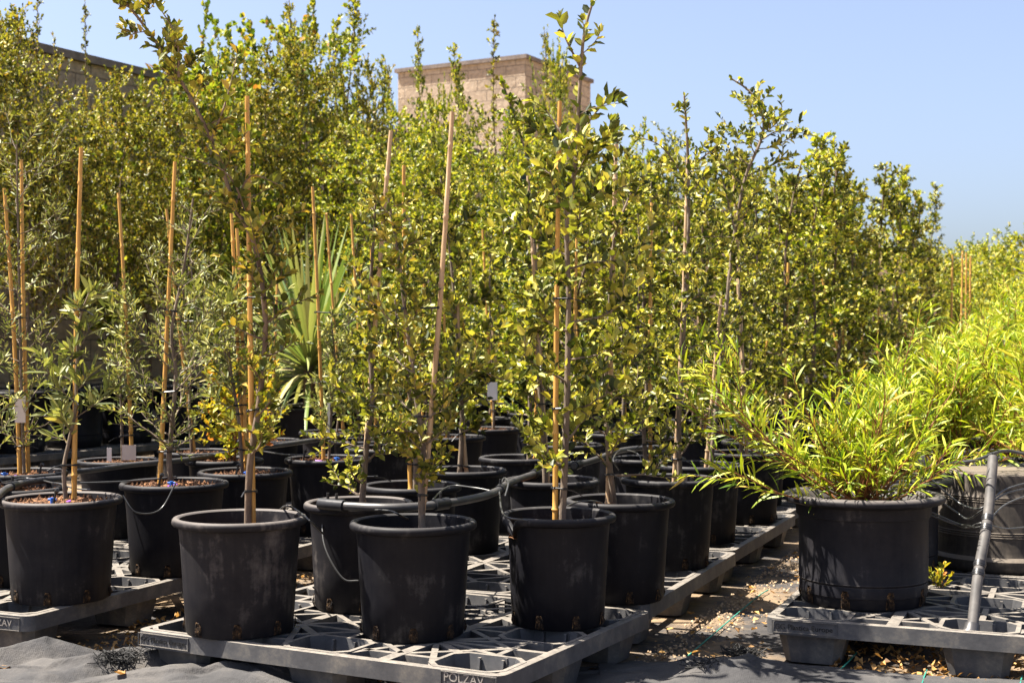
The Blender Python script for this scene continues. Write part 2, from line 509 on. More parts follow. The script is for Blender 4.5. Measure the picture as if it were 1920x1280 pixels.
# crumpled strip of fabric in front of the left pallets
def crumple(X, Y):
    e = np.clip((4.28 - 0.1 * np.sin(X * 3.1) - 0.06 * np.sin(X * 7.3 + 1) - Y) / 0.12, 0, 1)
    side = np.clip((-0.42 - X) / 0.25, 0, 1)
    wx = X + .05 * vnoise(X, Y, 11, 31); wy = Y + .05 * vnoise(X, Y, 10, 32)
    h = 0.016 + 0.014 * vnoise(X, Y, 6, 11) + 0.055 * folds(1.4 * vnoise(wx, wy * 1.5, 5, 41) + 1.1 * wx) * np.clip(.6 + vnoise(X, Y, 5, 42), 0, 1) + 0.036 * folds(1.5 * vnoise(wx * .8, wy * 1.6, 11, 43)) * np.clip(.4 + vnoise(X, Y, 7, 44), 0, 1) + 0.022 * folds(2 * vnoise(wx * .6, wy * 1.5, 22, 45)) * np.clip(.5 + vnoise(X, Y, 8, 46), 0, 1) + 0.003 * vnoise(X, Y, 60, 15)
    return 0.006 + 0.95 * np.maximum(h, 0.0) * (0.3 + 0.7 * side) * e - 0.03 * (1 - e)
o = grid_sheet('fabric_strip', -2.6, 0.6, 3.5, 4.5, 480, 200, crumple, M['fabric_grey'], None)
tag(o, 'crumpled grey weed fabric heaped before the left pallet leg', 'fabric')
def crumple2(X, Y):
    lim = 4.03 - 0.05 * np.sin(X * 4 + 2) - 0.12 * (X - 1.2)
    e = np.clip((lim - Y) / 0.1, 0, 1)
    h = 0.012 + 0.01 * vnoise(X, Y, 6, 21) + 0.01 * ridged(X, Y, 8, 22) + 0.03 * np.exp(-((X - 0.62) / 0.16) ** 2) * (0.4 + ridged(X, Y, 14, 24)) + 0.004 * vnoise(X, Y, 40, 25)
    return 0.006 + np.maximum(h, 0) * e - 0.03 * (1 - e)
o = grid_sheet('fabric_strip', 0.25, 2.6, 3.2, 4.4, 240, 130, crumple2, M['fabric_grey'], None)
tag(o, 'grey weed fabric with green threads below the right pallet', 'fabric')

# green marker threads in the fabric
def thread(pts, label):
    mb = MB()
    mb.tube(smooth_path(pts, 8), 0.0022, 5)
    o = mb.build('marker_thread', M['thread'], None, 60)
    tag(o, label, 'thread', 'green threads woven into the fabric')
def gp(px, py, z=0.016):
    return wp(px, py, zat(py, z))
thread([gp(1290, 1228), gp(1335, 1190), gp(1370, 1160), gp(1420, 1118), gp(1440, 1105)], 'green thread on the aisle fabric left of the right pallet')
thread([gp(1555, 1280, 0.03), gp(1572, 1258, 0.03), gp(1590, 1240, 0.028), gp(1606, 1222, 0.022)], 'green thread on the front fabric under the right pallet corner')
thread([gp(1728, 1282, 0.03), gp(1733, 1266, 0.03), gp(1738, 1254, 0.03)], 'short green thread left of the pipe pallet leg')
thread([gp(1912, 1282, 0.03), gp(1916, 1266, 0.03)], 'green thread at the bottom right corner')
thread([gp(1160, 1278, 0.02), gp(1180, 1262, 0.02), gp(1200, 1250, 0.02)], 'faint green thread beside the front pallet corner')

# frayed bundles of fabric thread
def frays(loc, r, n, seed, label):
    rg = random.Random(seed)
    mb = MB()
    for k in range(n):
        a = rg.uniform(0, 6.28); l = rg.uniform(0.3, 1) * r
        p0 = Vector((rg.gauss(0, r * .25), rg.gauss(0, r * .25), 0.004))
        p2 = p0 + Vector((math.cos(a) * l, math.sin(a) * l * .7, rg.uniform(0.0, .03)))
        p1 = (p0 + p2) / 2 + Vector((rg.gauss(0, .02), rg.gauss(0, .02), rg.uniform(.008, .03)))
        mb.tube(smooth_path([p0, p1, p2], 4), 0.0013, 3, False)
    o = mb.build('frayed_threads', M['fray'])
    o.location = loc
    tag(o, label, 'threads', 'frayed fabric edges')
frays(gp(225, 1246, 0.06), 0.075, 150, 1, 'black frayed threads on the crumpled fabric at left')
frays(gp(1398, 1238, 0.02), 0.055, 110, 2, 'black frayed tuft on the fabric left of the right pallet leg')
frays(gp(1325, 1262, 0.03), 0.06, 60, 3, 'frayed black fold of fabric at the end of the aisle')

# dry leaves and small stones lying about
def scatter(name, n, pick, size, mat, seed, label, cat, flat=0.5, stone=False):
    r = np.random.RandomState(seed)
    V, Fs = [], []
    for k in range(n):
        p = pick(r)
        s = size * r.uniform(0.5, 1.5)
        a = r.uniform(0, 6.28)
        ca, sa = math.cos(a), math.sin(a)
        if stone:
            q = [(1, 0, 0), (0, 1, 0), (-1, 0, 0), (0, -1, 0)]
            b = [(x * s * r.uniform(.7, 1.2), y * s * r.uniform(.7, 1.2), 0) for x, y, z in q] + [(x * s * .6, y * s * .6, s * r.uniform(.5, 1)) for x, y, z in q]
            i0 = len(V)
            V += [(p[0] + x * ca - y * sa, p[1] + x * sa + y * ca, p[2] + z) for x, y, z in b]
            Fs += [(i0, i0 + 1, i0 + 5, i0 + 4), (i0 + 1, i0 + 2, i0 + 6, i0 + 5), (i0 + 2, i0 + 3, i0 + 7, i0 + 6), (i0 + 3, i0, i0 + 4, i0 + 7), (i0 + 4, i0 + 5, i0 + 6, i0 + 7)]
        else:
            c = r.uniform(0.1, flat)
            b = [(0, 0, 0), (s * .5, s * .35, c * s), (s, 0, r.uniform(0, flat) * s), (s * .5, -s * .35, c * s * r.uniform(0, 1.4))]
            i0 = len(V)
            V += [(p[0] + x * ca - y * sa, p[1] + x * sa + y * ca, p[2] + z + 0.003) for x, y, z in b]
            Fs += [(i0, i0 + 1, i0 + 2), (i0, i0 + 2, i0 + 3)]
    o = link(name, poly_mesh(name, np.array(V), np.array(Fs), mat))
    tag(o, label, cat, None, 'stuff')
    return o
def pick_aisle(r):
    s = -1.07 + r.normal(0, 0.11); t = r.uniform(3.2, 9)
    return st(s, t, 0.011)
def pick_edge(r):
    s = -1.2 + abs(r.normal(0, 0.1)) - .05; t = r.uniform(3.4, 8)
    return st(s, t, 0.011)
def pick_under(r):
    c = r.randint(3)
    if c == 0:
        p = st(r.uniform(-.7, .5), r.uniform(4.02, 4.75), 0.012)
    elif c == 1:
        p = st(r.uniform(-2.95, -2.3), r.uniform(3.3, 5.2), 0.012)
    else:
        p = st(r.uniform(-2.45, -1.3), r.uniform(3.1, 3.6), 0.012)
    return p
scatter('dry_leaves', 420, pick_aisle, 0.022, M['litter'], 5, 'dry brown leaf crumbs along the aisle fabric', 'dry leaves')
scatter('dry_leaves', 4200, pick_under, 0.018, M['litter'], 6, 'brown dry leaves drifted under the pallets', 'dry leaves', .8)
scatter('gravel', 1700, pick_edge, 0.0045, M['gravel'], 7, 'sandy gravel along the edge of the pallet row', 'gravel', stone=True)
def one_leaf(px, py, z, s, seed, label):
    r = np.random.RandomState(seed)
    V, Fs = [], []
    n = 9
    for i in range(n + 1):
        a = math.pi * 2 * i / n
        V.append((math.cos(a) * s * r.uniform(.7, 1.1), math.sin(a) * s * .7 * r.uniform(.7, 1.1), 0.006 + s * r.uniform(.1, .6)))
    V.append((0, 0, 0.004))
    mb = MB()
    mb.add(V, [(i, (i + 1) % (n + 1), n + 1) for i in range(n + 1)])
    o = mb.build('dry_leaf', M['litter'])
    o.location = gp(px, py, z)
    tag(o, label, 'leaf', 'single dry leaves on the ground')
one_leaf(226, 1266, 0.06, 0.018, 1, 'curled yellow dry leaf on the crumpled fabric')
one_leaf(8, 1256, 0.04, 0.02, 2, 'yellow dry leaf at the left edge of the crumpled fabric')
one_leaf(58, 1222, 0.05, 0.02, 3, 'pale curled dry leaf by the left pallet foot')
one_leaf(252, 1222, 0.05, 0.014, 4, 'yellow dry leaf behind the frayed threads')
one_leaf(1295, 1153, 0.012, 0.016, 5, 'brown dry leaf by the foot of the second pallet')
one_leaf(1445, 1068, 0.012, 0.016, 6, 'pale dry leaf in the middle of the aisle')

# ------------------------------------------------------------------ wall and tower
WD = Vector((math.sin(math.radians(29)), math.cos(math.radians(29)), 0))
WN = Vector((WD.y, -WD.x, 0))
def uv_box(name, L, D, H, mat, parent, z0=0.0):
    """box along local x (0..L), depth y (0..D), with metre UVs for the block courses"""
    me = bpy.data.meshes.new(name)
    mb = MB().box(0, L, 0, D, z0, z0 + H)
    me.from_pydata(mb.v, [], mb.f)
    uv = me.uv_layers.new(name='UVMap')
    for p in me.polygons:
        for li in p.loop_indices:
            v = me.vertices[me.loops[li].vertex_index].co
            n = p.normal
            uv.data[li].uv = (v.x, v.z) if abs(n.y) > .5 else ((v.y, v.z) if abs(n.x) > .5 else (v.x, v.y))
    me.materials.append(mat)
    me.update()
    return link(name, me, parent)
w0 = Vector((-4.55, 13, 0)) - WD * 9
wall = empty('block_wall', w0, 'long tan split block wall behind the tall trees', 'wall', rz=math.atan2(WD.y, WD.x))
uv_box('block_face', 62, 0.25, 3.72, M['block'], wall)
cp = MB().box(-.03, 62.03, -.05, 0.3, 3.722, 3.8)
cp.build('coping', M['coping'], wall)
tc0 = Vector((0.0096 * 25, 25, 0))
tower = empty('tower', tc0, 'square tan block tower rising above the trees', 'building', rz=math.atan2(WD.y, WD.x))
TH = (645 - 110) / F * 25 + CAMH
uv_box('block_face', 2.7, 2.75, TH, M['block'], tower)
MB().box(-.05, 2.75, -.05, 2.8, TH + .002, TH + .075).build('coping', M['coping'], tower)

# ------------------------------------------------------------------ pallets
def octa(hx, hy, c, z):
    return [(hx - c, -hy, z), (hx, -hy + c, z), (hx, hy - c, z), (hx - c, hy, z), (-hx + c, hy, z), (-hx, hy - c, z), (-hx, -hy + c, z), (-hx + c, -hy, z)]
PT = 0.135
def foot_mesh(hx, hy):
    mb = MB()
    L = [octa(hx * .8, hy * .8, .02, 0.0), octa(hx + .002, hy + .002, .03, PT - .045), octa(hx + .012, hy + .012, .034, PT - .044), octa(hx + .012, hy + .012, .034, PT + .0012),
         octa(hx - .001, hy - .001, .03, PT + .0012), octa(hx * .78, hy * .78, .02, .012)]
    vs = [p for l in L for p in l]
    fs = [tuple(range(7, -1, -1))]
    for i in range(len(L) - 1):
        for k in range(8):
            k2 = (k + 1) % 8
            fs.append((i * 8 + k, i * 8 + k2, (i + 1) * 8 + k2, (i + 1) * 8 + k))
    fs.append(tuple((len(L) - 1) * 8 + k for k in range(8)))
    mb.add(vs, fs)
    for sx in (-.35, .35):
        for sy in (-1, 1):
            x = sx * hx
            y0 = sy * (hy - .004); y1 = sy * (hy * .78 - .002)
            w = .004
            mb.add([(x - w, y0, PT - .006), (x + w, y0, PT - .006), (x + w, y1, .012), (x - w, y1, .012),
                    (x - w, y0 - sy * .008, PT - .006), (x + w, y0 - sy * .008, PT - .006), (x + w, y1 - sy * .01, .012), (x - w, y1 - sy * .01, .012)],
                   [(4, 5, 6, 7), (0, 1, 5, 4), (1, 2, 6, 5), (3, 0, 4, 7), (2, 3, 7, 6)])
    return mb.mesh('foot', M['pallet'], 35)

def rrect(w, d, r, inset, n=5):
    pts = []
    r2 = max(r - inset, .004)
    for cx, cy, a0 in ((w - r, r, -90), (w - r, d - r, 0), (r, d - r, 90), (r, r, 180)):
        for k in range(n):
            a = math.radians(a0 + 90 * k / (n - 1))
            pts.append((cx + r2 * math.cos(a), cy + r2 * math.sin(a)))
    return pts

def deck_mesh(w, d, hx, hy, ctr):
    mb = MB()
    prof = [(0.001, PT - .001), (.004, PT), (.026, PT), (.026, PT - .012), (.009, PT - .012), (.009, PT - .047), (0.0, PT - .047)]
    loops = [[(x, y, z) for x, y in rrect(w, d, .035, i)] for i, z in prof]
    n = len(loops[0])
    vs = [p for l in loops for p in l]
    fs = []
    m = len(prof)
    for i in range(m):
        j = (i + 1) % m
        for k in range(n):
            k2 = (k + 1) % n
            fs.append((i * n + k, j * n + k, j * n + k2, i * n + k2))
    mb.add(vs, [tuple(reversed(f)) for f in fs])
    xs = [ctr[0], w / 2, w - ctr[0]]; ys = [ctr[1], d / 2, d - ctr[1]]
    boxes = [(x, y) for x in xs for y in ys]
    def seg(a, b, wd, dz):
        """bar from a to b cut where it would cross a foot cup or the rim"""
        a = np.array(a, float); b = np.array(b, float)
        K = 120
        run = None
        for k in range(K + 1):
            p = a + (b - a) * k / K
            ok = .018 < p[0] < w - .018 and .018 < p[1] < d - .018
            for cx, cy in boxes:
                ax, ay = abs(p[0] - cx), abs(p[1] - cy)
                if ax < hx + .004 and ay < hy + .004 and ax + ay < hx + hy - .022:
                    ok = False
            if ok and run is None:
                run = p
            if (not ok or k == K) and run is not None:
                if np.linalg.norm(p - run) > .02:
                    mb.bar(run, p, wd, PT - .034, PT - .0006 - dz)
                run = None
    q = [0]
    def S_(a, b, wd):
        q[0] += 1
        seg(a, b, wd, (q[0] % 13) * .00022)
    mx = [(xs[0] + xs[1]) / 2, (xs[1] + xs[2]) / 2]; my = [(ys[0] + ys[1]) / 2, (ys[1] + ys[2]) / 2]
    for x in mx:
        S_((x, 0), (x, d), .034)
    for y in my:
        S_((0, y), (w, y), .02)
    for x in xs:
        S_((x, 0), (x, d), .018)
    for y in ys:
        S_((0, y), (w, y), .018)
    for cx in mx:
        for cy in my:
            for dx in (-1, 1):
                for dy in (-1, 1):
                    ex, ey = dx * (xs[1] - xs[0]) / 2, dy * (ys[1] - ys[0]) / 2
                    S_((cx, cy), (cx + ex, cy + ey), .024)
                    S_((cx + ex * .98, cy), (cx, cy + ey * .98), .017)
    for cx in mx:
        S_((cx, my[0]), (cx - .16, 0), .018); S_((cx, my[0]), (cx + .16, 0), .018)
        S_((cx, my[1]), (cx - .16, d), .018); S_((cx, my[1]), (cx + .16, d), .018)
    for cy in my:
        S_((mx[0], cy), (0, cy - .13), .018); S_((mx[0], cy), (0, cy + .13), .018)
        S_((mx[1], cy), (w, cy - .13), .018); S_((mx[1], cy), (w, cy + .13), .018)
    return mb.mesh('deck', M['pallet'], 30)

PCACHE = {}
PALS = []
def on_pallet(p, m=.03):
    for (cx, cy, ang, w, d) in PALS:
        dx, dy = p[0] - cx, p[1] - cy
        u = dx * math.cos(ang) + dy * math.sin(ang)
        v = -dx * math.sin(ang) + dy * math.cos(ang)
        if -m < u < w + m and -m < v < d + m:
            return True
    return False
def text_mesh(txt, size, mat, ext=0.0006):
    cu = bpy.data.curves.new('lettering', 'FONT')
    cu.body = txt
    cu.size = size
    cu.extrude = ext
    cu.align_x = 'LEFT'
    o = bpy.data.objects.new('lettering', cu)
    C.objects.link(o)
    dg = bpy.context.evaluated_depsgraph_get()
    me = bpy.data.meshes.new_from_object(o.evaluated_get(dg))
    bpy.data.objects.remove(o)
    me.materials.clear()
    me.materials.append(mat)
    return me

def pallet(corner, ang, w, d, label, texts=()):
    """corner: near left corner, x runs right along the front, y runs away"""
    PALS.append((corner[0], corner[1], ang, w, d))
    key = (w, d)
    hx, hy = (.1, .08)
    ctr = (hx + .03, hy + .03)
    if key not in PCACHE:
        PCACHE[key] = (deck_mesh(w, d, hx, hy, ctr), foot_mesh(hx, hy))
    dm, fm = PCACHE[key]
    o = empty('plastic_pallet', (corner[0], corner[1], 0.012), label, 'pallet', 'grey plastic pallets under the plants', rz=ang)
    link('deck', dm, o)
    for x in (ctr[0], w / 2, w - ctr[0]):
        for y in (ctr[1], d / 2, d - ctr[1]):
            f = link('foot', fm, o)
            f.location = (x, y, 0)
    for (txt, x, z, size, mat, frame) in texts:
        l = link('moulded_lettering', text_mesh(txt, size, M[mat]), o)
        l.location = (x, -.0008, z)
        l.rotation_euler = (math.radians(90), 0, 0)
        if frame:
            fw, fh = frame
            mb = MB()
            x0, z0 = x - .008, z - .012
            mb.box(x0, x0 + fw, -.0025, .001, z0, z0 + .002)
            mb.box(x0, x0 + fw, -.0025, .001, z0 + fh - .002, z0 + fh)
            mb.box(x0, x0 + .002, -.0024, .001, z0 + .002, z0 + fh - .002)
            mb.box(x0 + fw - .002, x0 + fw, -.0024, .001, z0 + .002, z0 + fh - .002)
            mb.build('name_plate', M['pallet'], o)
    return o
# camera height above the decks is 0.81 m: decks top out at 0.135, pallets stand on the fabric
PLZ = PT + 0.0135
A0 = -GA
def place_pallet(s, t, w, d, label, texts=(), turn=0.0):
    return pallet(st(s, t), A0 + turn, w, d, label, texts)
# front pallet: the near one with three pots along its front edge
p1 = wp(253, 1178, zat(1178, PLZ))
p2 = wp(940, 1267, zat(1267, PLZ))
a1 = math.atan2(p2.y - p1.y, p2.x - p1.x)
pallet(p1, a1, (p2 - p1).length, 0.955, 'front grey pallet jutting towards the viewer, name plates at both corners',
       (('GG Plastica Europe', .022, .105, .021, 'letter', (.185, .036)), ('POLZAV', (p2 - p1).length - .165, .108, .031, 'letter_pale', (.16, .036))))
place_pallet(-2.44, 4.145, 1.18, 1.2, 'pallet behind the front one, its right side along the aisle')
place_pallet(-2.46, 5.375, 1.18, 1.27, 'third pallet along the aisle edge, ending behind the round right pot')
place_pallet(-4.05, 3.27, 1.14, 1.2, 'left pallet under the olives, its rounded corner near the bottom left', (('POLZAV', .96, .1, .03, 'letter_pale', (.15, .04)),))
place_pallet(-4.05, 4.52, 1.14, 1.2, 'second pallet under the left olive rows')
place_pallet(-4.08, 5.77, 1.14, 1.2, 'third pallet of the left rows below the soil filled pots')
place_pallet(-.885, 4.1, 1.2, 1.0, 'right pallet carrying the round pot and the leaning pipe', (('GG Plastica Europe', .03, .105, .0215, 'letter', (.19, .038)),))
place_pallet(-.88, 5.13, 1.2, 1.2, 'pallet under the second willow pot and the upturned pot')
back = 0
for (s, t, w, d, lab) in ((-2.5, 6.68, 1.18, 1.2, 'fourth pallet back along the aisle, half hidden by willow leaves'),
                          (-2.52, 7.91, 1.18, 1.2, 'fifth pallet back along the aisle under the young oaks'),
                          (-2.55, 9.14, 1.2, 1.2, 'sixth pallet back along the aisle'),
                          (-2.55, 10.37, 1.2, 1.2, 'seventh pallet back along the aisle'),
                          (-2.55, 11.6, 1.2, 1.2, 'eighth pallet back along the aisle'),
                          (-2.55, 12.83, 1.2, 1.2, 'farthest pallet along the aisle'),
                          (-4.1, 7.02, 1.14, 1.2, 'fourth pallet of the left rows'),
                          (-4.1, 8.27, 1.14, 1.2, 'fifth pallet of the left rows'),
                          (-4.1, 9.52, 1.14, 1.2, 'sixth pallet of the left rows'),
                          (-4.1, 10.77, 1.14, 1.2, 'seventh pallet of the left rows'),
                          (-.88, 6.36, 1.2, 1.2, 'pallet under the willows behind the upturned pot'),
                          (-.88, 7.59, 1.2, 1.2, 'far pallet under the bright willows'),
                          (-.88, 8.82, 1.2, 1.2, 'farthest pallet under the bright willows'),
                          (-5.95, 8.5, 1.2, 1.2, 'pallet under the spiky yucca pot'),
                          (-5.7, 9.8, 1.2, 1.2, 'pallet behind the strap leaved yucca'),
                          (-5.7, 11.1, 1.2, 1.2, 'pallet in the middle of the leafy mass'),
                          (-5.7, 12.4, 1.2, 1.2, 'far pallet in the middle of the leafy mass'),
                          (-5.65, 13.7, 1.2, 1.2, 'farthest pallet in the middle of the leafy mass')):
    place_pallet(s, t, w, d, lab)
WA = math.atan2(WD.y, WD.x)
def wallrow(q):
    """point on the tall tree row along the wall: q metres along it from the first pot"""
    return Vector((-3.0, 11.8, 0)) + WD * q
for k in range(9):
    c = wallrow(-2.5 + k * 1.23) - WN * 1.25
    pallet(c, WA - math.pi / 2, 1.62, 1.2, ['first', 'second', 'third', 'fourth', 'fifth', 'sixth', 'seventh', 'eighth', 'ninth'][k] + ' pallet from the left under the tall trees along the wall')

# ------------------------------------------------------------------ leaves
T_OAK = (np.array([(0, 0, 0), (.1, .16, .05), (.28, .27, .12), (.44, .25, .09), (.64, .25, .12), (.82, .12, .04), (1, 0, -.06),
                   (.1, -.16, .05), (.28, -.27, .12), (.44, -.25, .09), (.64, -.25, .12), (.82, -.12, .04)], float),
         np.array([(0, 6, 5, 4, 3, 2, 1), (0, 7, 8, 9, 10, 11, 6)]))
T_OVAL = (np.array([(0, 0, 0), (.3, .27, .09), (.72, .22, .06), (1, 0, -.05), (.3, -.27, .09), (.72, -.22, .06)], float),
          np.array([(0, 3, 2, 1), (0, 4, 5, 3)]))
T_OLIVE = (np.array([(0, 0, 0), (.3, .105, .04), (.72, .095, .03), (1, 0, -.03), (.3, -.105, .04), (.72, -.095, .03)], float),
           np.array([(0, 3, 2, 1), (0, 4, 5, 3)]))
T_WILLOW = (np.array([(0, 0, 0), (.25, .055, .02), (.6, .055, .0), (1, 0, -.14), (.25, -.055, .02), (.6, -.055, .0), (.6, 0, -.015), (.25, 0, .0)], float),
            np.array([(0, 7, 1, 1), (7, 6, 2, 1), (6, 3, 2, 2), (0, 4, 7, 7), (7, 4, 5, 6), (6, 5, 3, 3)]))
T_WILLOW = (np.array([(0, 0, 0), (.3, .05, .02), (.65, .046, -.02), (1, 0, -.16), (.3, -.05, .02), (.65, -.046, -.02)], float),
            np.array([(0, 4, 1), (4, 5, 1), (1, 5, 2), (2, 5, 3)]))
T_HEART = (np.array([(0, 0, 0), (-.08, .25, .06), (.2, .46, .12), (.62, .34, .08), (1, 0, -.08), (-.08, -.25, .06), (.2, -.46, .12), (.62, -.34, .08)], float),
           np.array([(0, 4, 3, 2, 1), (0, 5, 6, 7, 4)]))

def leaves(name, P, D, Nn, Sz, tmpl, mat, parent=None):
    """one mesh of many leaves; P positions, D axis, Nn rough normal, Sz length"""
    P = np.asarray(P, float); D = np.asarray(D, float); Nn = np.asarray(Nn, float); Sz = np.asarray(Sz, float)
    D = D / (np.linalg.norm(D, axis=1, keepdims=True) + 1e-9)
    R = np.cross(D, Nn)
    R = R / (np.linalg.norm(R, axis=1, keepdims=True) + 1e-9)
    U = np.cross(R, D)
    tv, tf = tmpl
    V = P[:, None, :] + Sz[:, None, None] * (tv[None, :, 0:1] * D[:, None, :] + tv[None, :, 1:2] * R[:, None, :] + tv[None, :, 2:3] * U[:, None, :])
    n = len(P)
    Fc = tf[None, :, :] + (np.arange(n) * len(tv))[:, None, None]
    me = poly_mesh(name, V.reshape(-1, 3), Fc.reshape(-1, tf.shape[1]), mat)
    if parent is None:
        return me
    return link(name, me, parent)

class Leaves:
    def __init__(self):
        self.P, self.D, self.N, self.S = [], [], [], []
    def add(self, p, d, n, s):
        self.P.append((p[0], p[1], p[2])); self.D.append((d[0], d[1], d[2])); self.N.append((n[0], n[1], n[2])); self.S.append(s)

def rdir(rg):
    z = rg.uniform(-1, 1); a = rg.uniform(0, 6.283); q = math.sqrt(1 - z * z)
    return Vector((q * math.cos(a), q * math.sin(a), z))

def along(pts, rg, L, sp, size, up=0.35, t0=0.15, per=1, droop=0.0, side=0.9):
    """set leaves along a twig"""
    tot = 0.0
    nxt = None
    segs = [(pts[i], pts[i + 1]) for i in range(len(pts) - 1)]
    full = sum((b - a).length for a, b in segs)
    nxt = full * t0
    for a, b in segs:
        l = (b - a).length
        if l < 1e-6:
            continue
        d = (b - a) / l
        while nxt < tot + l:
            p = a + d * (nxt - tot)
            for q in range(per):
                o = rdir(rg)
                o = o - d * o.dot(d)
                if o.length < .05:
                    continue
                o.normalize()
                ax = (o * side + d * 0.55 + Vector((0, 0, up - droop))).normalized()
                nn = Vector((rg.gauss(0, .62), rg.gauss(0, .62), 1.0)) + o * .3
                L.add(p, ax, nn, size * rg.uniform(.6, 1.25))
            nxt += sp * rg.uniform(.6, 1.4)
        tot += l
    # a few at the tip
    d = (pts[-1] - pts[-2]).normalized()
    for q in range(3):
        L.add(pts[-1], (d + rdir(rg) * .6).normalized(), Vector((rg.gauss(0, .6), rg.gauss(0, .6), 1)), size * rg.uniform(.5, .9))

def twig(p, d, l, rg, k=5, jit=.22, lift=.1):
    pts = [Vector(p)]
    d = Vector(d).normalized()
    for i in range(k):
        d = (d + rdir(rg) * jit + Vector((0, 0, lift))).normalized()
        pts.append(pts[-1] + d * (l / k))
    return pts

def make_tree(rg, trunk, r0, lo, nb, blen, sp, size, prof=None, up=.35, lift=.1, elev=(.1, .9), sub=3, trunk_leaves=.35, droop=0.0, per=1, tipr=.0035, k=5, jit=.22, bias=None, thin=2.0, spires=0, spl=.5):
    """returns (wood MB, Leaves). trunk: smooth list of points, crown starts at fraction lo"""
    wood = MB(); L = Leaves()
    m = len(trunk)
    wood.tube(trunk, [r0 + (tipr - r0) * (i / (m - 1)) ** .8 for i in range(m)], 8)
    az = rg.uniform(0, 6.28)
    for b in range(nb):
        f = lo + (1 - lo) * (b + rg.uniform(-.4, .4)) / nb
        f = min(max(f, lo * .9), .985)
        i = min(int(f * (m - 1)), m - 2)
        p = trunk[i].lerp(trunk[i + 1], f * (m - 1) - i)
        az += 2.4 + rg.uniform(-.5, .5)
        e = rg.uniform(*elev)
        dv = Vector((math.cos(az) * math.cos(e), math.sin(az) * math.cos(e), math.sin(e)))
        if bias is not None:
            dv = (dv + Vector(bias) * rg.uniform(0, 1)).normalized()
        g = max(0.0, (f - lo) / (1 - lo))
        if g > thin and rg.random() < .68:
            continue
        l = blen * (prof(g) if prof else (1 - .65 * g)) * rg.uniform(.55, 1.25)
        pts = twig(p, dv, l, rg, k, jit, lift)
        rb = max(r0 * (1 - f) * .5, .0018)
        rb = min(rb, .008)
        wood.tube(pts, [rb + (.001 - rb) * q / k for q in range(k + 1)], 5, False)
        along(pts, rg, L, sp, size, up, .18, per, droop)
        for q in range(sub if g < thin else 0):
            j = rg.randint(1, k - 1)
            d2 = (pts[j + 1] - pts[j]).normalized() + rdir(rg) * .9
            p2 = twig(pts[j], d2, l * rg.uniform(.3, .6), rg, 4, jit, lift)
            wood.tube(p2, [.0016, .0014, .0012, .001, .0008], 4, False)
            along(p2, rg, L, sp, size, up, .1, per, droop)
    for q in range(spires):
        f = rg.uniform(.7, .95)
        p = trunk[int(f * (m - 1))] + Vector((rg.gauss(0, blen * .35), rg.gauss(0, blen * .35), blen * .2))
        pts = twig(p, Vector((rg.gauss(0, .12), rg.gauss(0, .12), 1)), spl * rg.uniform(.5, 1.2), rg, 7, .08, .12)
        wood.tube(pts, [.005 + (.001 - .005) * i / 7 for i in range(8)], 4, False)
        along(pts, rg, L, sp * .8, size * .9, .5, .1, per)
        for j in range(1, 6):
            p2 = twig(pts[j], Vector((rg.gauss(0, .6), rg.gauss(0, .6), .8)), spl * .18 * rg.uniform(.5, 1.2), rg, 3, .1, .1)
            along(p2, rg, L, sp * .8, size * .85, .4, .1, per)
    if trunk_leaves:
        i0 = int(lo * (m - 1))
        seg = trunk[i0:]
        if len(seg) > 2:
            along(seg, rg, L, sp / trunk_leaves, size, up, 0, per, droop)
    return wood, L

# ------------------------------------------------------------------ pots
def pot_profile(rb, rt, h, soil):
    ro = rt - .019
    rs = rb + (ro - rb) * (soil / h) - .006
    return [(0.0001, .002), (rb - .012, .002), (rb - .004, 0.0), (rb, .005), (rb + (ro - rb) * .35, h * .35), (rb + (ro - rb) * .7, h * .7), (ro, h - .027), (ro + .004, h - .0235),
            (rt - .004, h - .022), (rt - .0008, h - .018), (rt, h - .012), (rt - .0012, h - .006), (rt - .005, h - .0018), (rt - .011, h), (rt - .0165, h - .001), (rt - .021, h - .005), (ro - .005, h - .03),
            (rs, soil - .02), (.0001, soil - .02)]
def big_profile(rb, rt, h, soil):
    ro = rt - .05
    rs = rb + (ro - rb) * (soil / h) - .008
    return [(0.0001, .003), (rb - .015, .003), (rb - .005, 0), (rb, .008), (rb + .004, h * .1), (rb + .0065, h * .105), (rb + .0075, h * .2), (rb + .0065, h * .205), (rb + .01, h * .225), (rb + .009, h * .23),
            (rb + (ro - rb) * .8, h * .76), (ro + .001, h * .8), (ro + .006, h * .805), (ro + .008, h * .9), (ro + .012, h * .91),
            (rt - .01, h * .925), (rt - .002, h * .94), (rt, h * .962), (rt - .003, h * .985), (rt - .012, h), (rt - .028, h), (rt - .036, h * .985), (ro - .01, h * .9), (rs, soil - .02), (.0001, soil - .02)]

